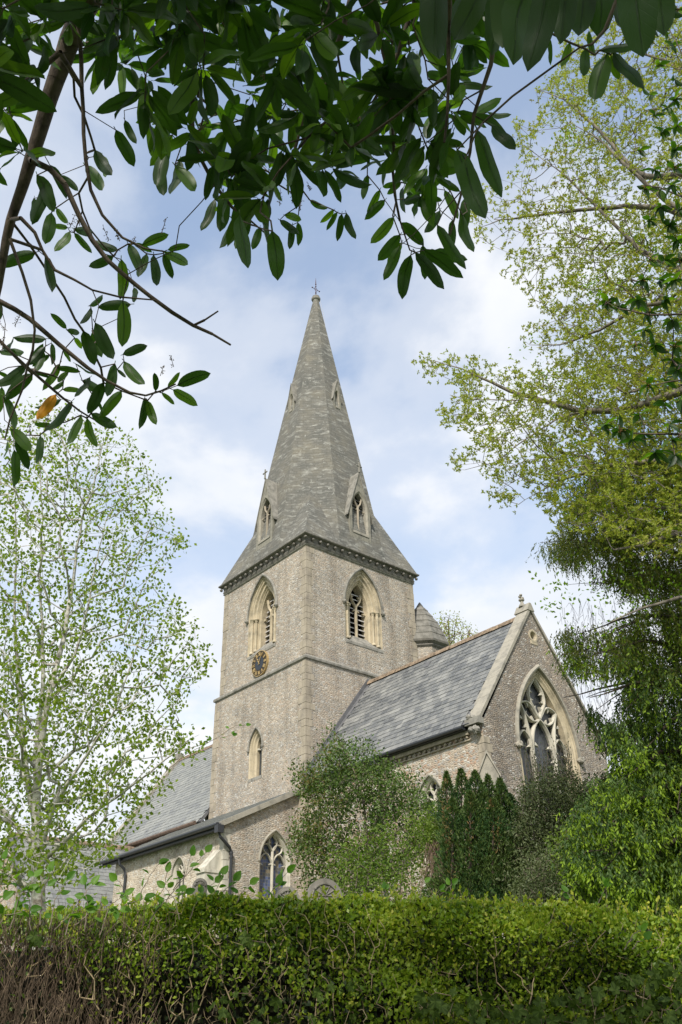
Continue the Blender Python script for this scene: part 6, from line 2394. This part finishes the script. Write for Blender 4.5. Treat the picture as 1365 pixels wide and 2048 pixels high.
# panicles of little buds at some twig ends
m_ = MB()
bud_px = [(140, 445), (160, 440), (218, 470), (240, 470), (262, 478), (323, 455), (321, 740), (348, 722), (15, 650), (30, 640), (5, 690), (455, 355), (480, 352), (560, 400), (600, 410), (585, 395), (818, 270), (995, 255), (770, 240), (600, 350), (400, 250), (530, 150), (870, 200), (620, 370), (60, 860), (90, 850)]
for x, y in bud_px:
    d = RNG.uniform(2.2, 2.7)
    o_ = at(x, y + 12, d)
    ax = unit(UP + RNG.normal(size=3) * .3)
    Ln = RNG.uniform(.03, .055)
    m_.tube([o_, o_ + ax * Ln], [.0012, .0006], 3, cap=False)
    for q in range(16):
        t = RNG.uniform(.15, 1)
        c = o_ + ax * Ln * t
        e = c + unit(RNG.normal(size=3)) * RNG.uniform(.004, .011) * (1.2 - t * .6)
        m_.tube([c, e], .0005, 3, cap=False)
        i0 = len(m_.v)
        r = .0018
        for v in ((r, 0, 0), (-r, 0, 0), (0, r, 0), (0, -r, 0), (0, 0, r), (0, 0, -r)):
            m_.v.append(tuple(e + np.array(v)))
        for f in ((0, 2, 4), (2, 1, 4), (1, 3, 4), (3, 0, 4), (2, 0, 5), (1, 2, 5), (3, 1, 5), (0, 3, 5)):
            m_.f.append(tuple(i0 + k for k in f))
m_.obj('flower_buds', M['dead_twig'], laurel, kind='stuff')
# the rest of the crown, over and behind the camera
nc = 26000
hh = RNG.uniform(-3.8, 0.45, nc)
sd = RNG.uniform(-4.0, 3.6, nc)
topz = 2.02 + 1.0 * (HF + .05 - hh)
zz2 = topz - .66 - RNG.uniform(0, 2.2, nc)
pos = np.concatenate([CAM[:2] + FWH * hh[:, None] + RTH * sd[:, None], zz2[:, None]], axis=1)
rel = pos - CAM
dpt = rel @ FW
yy = (rel @ UP) / np.maximum(dpt, .05)
xx_ = (rel @ RT) / np.maximum(dpt, .05)
inview = (dpt > .05) & (np.abs(xx_) < 1.5) & (np.abs(yy) < 1.0)
nearc = (np.linalg.norm(rel, axis=1) < 1.6) | ((hh > -.6) & (zz2 < 3.4))
clumpy = (np.sin(hh * 3.1 + 1) * np.sin(sd * 2.7) + np.sin(zz2 * 4 + sd)) > -.55
keep = ~inview & ~nearc & clumpy
pos = pos[keep][:10500]
m = len(pos)
leaf_cloud('crown', pos, rand_dirs(m, (0, 0, -.5)), np.array([0, 0, 1.0]) + RNG.normal(size=(m, 3)) * .5, RNG.uniform(.11, .15, m), .055, M['laurel_far'], laurel, tmpl=T_OVAL)
trunk = [hp(-1.9, .6, -.1), hp(-1.95, .8, 1.0), hp(-1.8, 1.0, 2.2), np.array(at(260, -420, 2.1))]
mm_ = MB()
mm_.tube(trunk, [.14, .12, .09, .05], 10)
mm_.obj('trunk', M['laurel_bark'], laurel, smooth=True)

# ============================================================ evergreen shrub at the right edge
EVG = [leaf_mesh('leaf', 'oval', M['laurel_leaf'], s, w, c, .15, 5) for s, w, c in ((21, .42, .3), (22, .46, .45), (23, .38, .2))]
ev = thing('evergreen_shrub', 'dark leathery leaved shrub with brown flower heads hanging in at the right edge', 'shrub', tuple(atz(1560, 2050, 3.8)))
roots = [(poly3([(1640, 2400), (1600, 1600), (1560, 1000), (1520, 500), (1500, 100)], 3.9), [.05, .045, .035, .02, .01]),
         (poly3([(1560, 980), (1460, 900), (1365, 868), (1290, 868), (1215, 860)], 3.9), [.012, .008, .006, .004, .002]),
         (poly3([(1540, 700), (1440, 650), (1365, 628), (1300, 630), (1240, 618), (1215, 605)], 3.9), [.012, .008, .006, .005, .004, .002]),
         (poly3([(1530, 500), (1440, 440), (1380, 400), (1320, 375), (1290, 370)], 3.9), [.012, .008, .006, .004, .002]),
         (poly3([(1520, 900), (1420, 800), (1365, 760), (1310, 770)], 3.9), [.01, .007, .005, .003]),
         (poly3([(1510, 300), (1430, 200), (1375, 130), (1340, 60)], 3.9), [.01, .007, .005, .003])]
cl = [(1215, 605, 7), (1240, 612, 6), (1275, 600, 6), (1300, 625, 7), (1330, 600, 6), (1345, 640, 6), (1290, 660, 4), (1270, 690, 3), (1210, 850, 6), (1240, 862, 7), (1265, 880, 6), (1290, 870, 4), (1310, 905, 6), (1345, 880, 5), (1340, 850, 4), (1295, 770, 6), (1330, 760, 5), (1355, 740, 5),
      (1290, 375, 6), (1320, 380, 6), (1345, 370, 5), (1350, 300, 6), (1335, 215, 5), (1350, 160, 5), (1345, 90, 5), (1310, 230, 4), (1280, 300, 4), (1300, 440, 6), (1340, 450, 7), (1360, 520, 6), (1320, 560, 5), (1350, 690, 5), (1360, 800, 5), (1310, 340, 5), (1355, 250, 5), (1360, 420, 6), (1300, 520, 4), (1330, 60, 4), (1355, 20, 5), (1325, 265, 6), (1350, 335, 6), (1320, 415, 6), (1355, 480, 7), (1330, 520, 6), (1285, 560, 5), (1350, 560, 6), (1310, 690, 6), (1345, 720, 6), (1330, 810, 6), (1280, 830, 5), (1350, 910, 6), (1320, 130, 5), (1350, 200, 6), (1300, 190, 4), (1395, 300, 6), (1400, 500, 6), (1400, 700, 6), (1400, 850, 6)]
cl += [(RNG.uniform(1410, 1640), RNG.uniform(-250, 1650), 7) for _ in range(90)]
att = np.array([atz(x, y, 3.9 + RNG.uniform(-.25, .25)) for x, y, _ in cl])
P_, pa, ra, tips, n0 = grow(roots, att, step=.06, alpha=.3, tip=.0016, power=.5, jit=.15, rmax=.02)
ids = np.where(pa >= 0)[0]
seg_mesh('stems', P_[pa[ids]], P_[ids], np.minimum(ra[pa[ids]], ra[ids] * 1.2), ra[ids], M['laurel_bark'], ev, 5, kind='stuff')
es = LeafSet(ev, 290, EVG, M['laurel_far'])
fm = MB()
for (x, y, n_), c in zip(cl, att):
    a0 = RNG.uniform(0, 6.28)
    for k in range(n_):
        a = a0 + k * 2 * math.pi / n_
        dr_ = unit(RT * math.cos(a) + UP * math.sin(a) * .8 + FW * RNG.normal() * .5 + np.array([0, 0, -.5]))
        L_ = RNG.uniform(.055, .085)
        es.add(c, c + dr_ * L_, unit(-dr_ * .2 + np.array([0, 0, 1]) + RNG.normal(size=3) * .4), L_ * (1 if x < 1405 else .1), None)
    if RNG.uniform() < .35 and x < 1405:
        for q in range(26):
            e = c + RNG.normal(size=3) * .012
            fm.tube([c, e], .0009, 3, cap=False)
            fm.blob(e, .0028, q, 3)
es.build()
fm.obj('flower_heads', simple('brown_flower', (0.25, 0.14, 0.05), .8), ev, kind='stuff')

# ============================================================ broad-leaved sprays on the hedge
BR = [leaf_mesh('leaf', 'oval', M['bramble_leaf'], s, w, c, .14, 6) for s, w, c in ((31, .62, .15), (32, .70, .25), (33, .58, .1))]


def spray(label, stems, h, step=.050, size=(.028, .043), group=None, seed=0, name='leafy_shoot', cat='plant', mesh=BR, stemmat=None, rad=.0022):
    o = thing(name, label, cat, tuple(poly3([stems[0][0]], h)[0]), group)
    st = LeafSet(o, 280, mesh, M['bramble_leaf'])
    mt = MB()
    for s in stems:
        pts = [np.array(p) for p in poly3(s, h)]
        fine = []
        for a, b in zip(pts[:-1], pts[1:]):
            for q in range(6):
                fine.append(a + (b - a) * q / 6 + RNG.normal(size=3) * .0015)
        fine.append(pts[-1])
        mt.tube(fine, list(np.linspace(rad, rad * .4, len(fine))), 5)
        dist = 0
        side = 1
        for a, b in zip(fine[:-1], fine[1:]):
            dist += np.linalg.norm(b - a)
            if dist > step:
                dist = 0
                side = -side
                dr_ = unit(unit(b - a) * .7 + side * RT * .7 + RNG.normal(size=3) * .35)
                L_ = RNG.uniform(*size)
                st.add(b + dr_ * .008, b + dr_ * (L_ + .008), unit(np.array([0, 0, 1.0]) - FW * .5 + RNG.normal(size=3) * .45), L_, None)
        dr_ = unit(fine[-1] - fine[-3] + RNG.normal(size=3) * .003)
        st.add(fine[-1], fine[-1] + dr_ * size[1], unit(-FW + np.array([0, 0, .6]) + RNG.normal(size=3) * .3), size[1], None)
    st.build()
    mt.obj('stem', stemmat or M['grey_bark'], o)
    return o


G = 'leafy shoots standing up out of the hedge'
spray('longest arching shoot of round green leaves rising out of the hedge before the aisle wall', [[(310, 1840), (340, 1790), (370, 1755), (395, 1722), (412, 1705)], [(345, 1780), (372, 1748), (382, 1712)]], 3.75, group=G, size=(.032, .046))
spray('shoot of round green leaves left of the longest one, in front of the downpipe', [[(270, 1840), (285, 1780), (305, 1745), (318, 1728)], [(270, 1830), (250, 1780), (235, 1760)], [(300, 1830), (330, 1770), (335, 1745)]], 3.8, group=G, size=(.03, .045))
spray('mass of broad green leaves in the far left corner on top of the hedge', [[(-30, 1860), (0, 1780), (10, 1720)], [(20, 1860), (40, 1790), (70, 1755)], [(60, 1860), (60, 1800), (30, 1760), (0, 1740)], [(100, 1860), (110, 1800), (135, 1760)], [(80, 1850), (85, 1790), (100, 1745)], [(-30, 1830), (20, 1790), (55, 1780)], [(-20, 1890), (10, 1830), (60, 1820)]], 3.6, step=.026, group=G)
spray('leafy shoots over the brown end of the hedge under the porch roof', [[(130, 1870), (150, 1810), (185, 1770)], [(170, 1860), (175, 1810), (170, 1770)], [(200, 1870), (220, 1810), (250, 1790)], [(150, 1850), (190, 1820), (240, 1820)], [(110, 1860), (140, 1830), (170, 1815)], [(230, 1850), (250, 1810), (290, 1795)]], 3.55, step=.026, group=G)
spray('low fresh leaves along the hedge top below the aisle gutter hopper', [[(380, 1840), (400, 1790), (430, 1765)], [(420, 1840), (440, 1790), (470, 1762)], [(360, 1840), (350, 1800), (330, 1775)], [(460, 1840), (480, 1790), (500, 1768)], [(410, 1840), (425, 1800), (445, 1750)], [(300, 1840), (330, 1800), (370, 1785)]], 3.6, step=.026, group=G)
spray('single shoot with three leaves before the foot of the aisle end window', [[(520, 1830), (545, 1780), (562, 1760), (575, 1745)], [(540, 1830), (550, 1790), (558, 1770)]], 3.7, group=G, size=(.03, .045))
spray('little leafy shoots on the hedge top below the dead climber', [[(800, 1830), (815, 1790), (850, 1765)], [(870, 1830), (880, 1790), (905, 1768)], [(850, 1830), (860, 1800), (880, 1780)], [(900, 1830), (905, 1790), (900, 1770)], [(760, 1830), (775, 1790), (770, 1778)]], 4.0, step=.05, group=G, size=(.022, .034))
spray('pointed yellow green shoots standing on the hedge right of the low shrub', [[(1185, 1830), (1200, 1800), (1212, 1775)], [(1150, 1830), (1145, 1800), (1135, 1785)], [(1215, 1830), (1214, 1800), (1213, 1770)]], 3.8, step=.05, group=G, size=(.022, .036))
spray('broad green leaves poking out of the hedge face near its right end', [[(1250, 1900), (1265, 1870), (1282, 1860)], [(1265, 1900), (1275, 1885), (1290, 1878)]], 3.47, step=.04, group=G, size=(.026, .036))
# thin trailing twig of the birch in front of the tower
spray('thin hanging birch twig with small leaves in front of the lower tower wall', [[(330, 1545), (370, 1510), (405, 1492), (430, 1478), (465, 1470)], [(405, 1492), (440, 1472), (470, 1452), (492, 1450)]], 9.6, step=.10, size=(.04, .06), name='birch_twig', rad=.004)


# ---- ivy
def ivy_mesh(seed):
    rr = random.Random(seed)
    m = MB()
    pts = []
    for k in range(20):
        a = 2 * math.pi * k / 20
        r = .34 + .17 * abs(math.cos(2.5 * a)) ** 1.5 + (.14 if abs(a) < .4 or abs(a - 2 * math.pi) < .4 else 0)
        pts.append((r * math.sin(a) * 1.05, .42 + r * math.cos(a), .05 * math.sin(3 * a + seed) + .05 * abs(math.sin(a))))
    c = (0, .36, 0)
    for k in range(20):
        m.face([c, pts[k], pts[(k + 1) % 20]][::-1])
    m.tube([(0, -.25, .03), (0, .02, 0)], [.012, .012], 4)
    me = m.mesh('leaf', True)
    me.materials.append(M['ivy_leaf'])
    return me


IVY = [ivy_mesh(s) for s in (1, 2, 3)]


def ivy(label, poly, n, h, size, extra=()):
    o = thing('ivy', label, 'climbing plant', tuple(poly3([poly[0]], h)[0]), 'ivy growing through the hedge')
    pts = sample_region(poly, n, h, .05)
    st = LeafSet(o, 290, IVY, M['ivy_leaf'])
    for p in pts:
        dr_ = unit(np.array([0, 0, -.6]) + RNG.normal(size=3) * .6)
        L_ = RNG.uniform(*size)
        st.add(p, p + dr_ * L_, unit(-FW + np.array([0, 0, .5]) + RNG.normal(size=3) * .35), L_, None)
    st.build()
    m = MB()
    for a in pts[::2]:
        m.tube([a, a + RNG.normal(size=3) * .02 - np.array([0, 0, .03]), a + RNG.normal(size=3) * .03 + FW * .05 - np.array([0, 0, .07])], .0012, 4)
    m.obj('stems', M['dead_twig'], o, kind='stuff')


ivy('dark ivy covering the lowest right part of the hedge', [(830, 2000), (900, 1975), (1000, 2010), (1100, 1990), (1200, 1960), (1300, 1930), (1400, 1900), (1400, 2080), (840, 2080)], 190, 3.46, (.028, .048))
ivy('three pale ivy leaves in the middle of the hedge face left of centre', [(478, 1862), (502, 1862), (508, 1890), (480, 1888)], 4, 3.40, (.03, .045))
ivy('small lone ivy sprig in the brown brush at the left of the hedge', [(68, 1868), (85, 1868), (92, 1890), (70, 1888)], 3, 3.40, (.03, .04))
ivy('ivy trailing low in the bare middle of the hedge', [(560, 1960), (700, 1950), (760, 2048), (480, 2048), (340, 2048), (400, 1990)], 26, 3.48, (.026, .042))
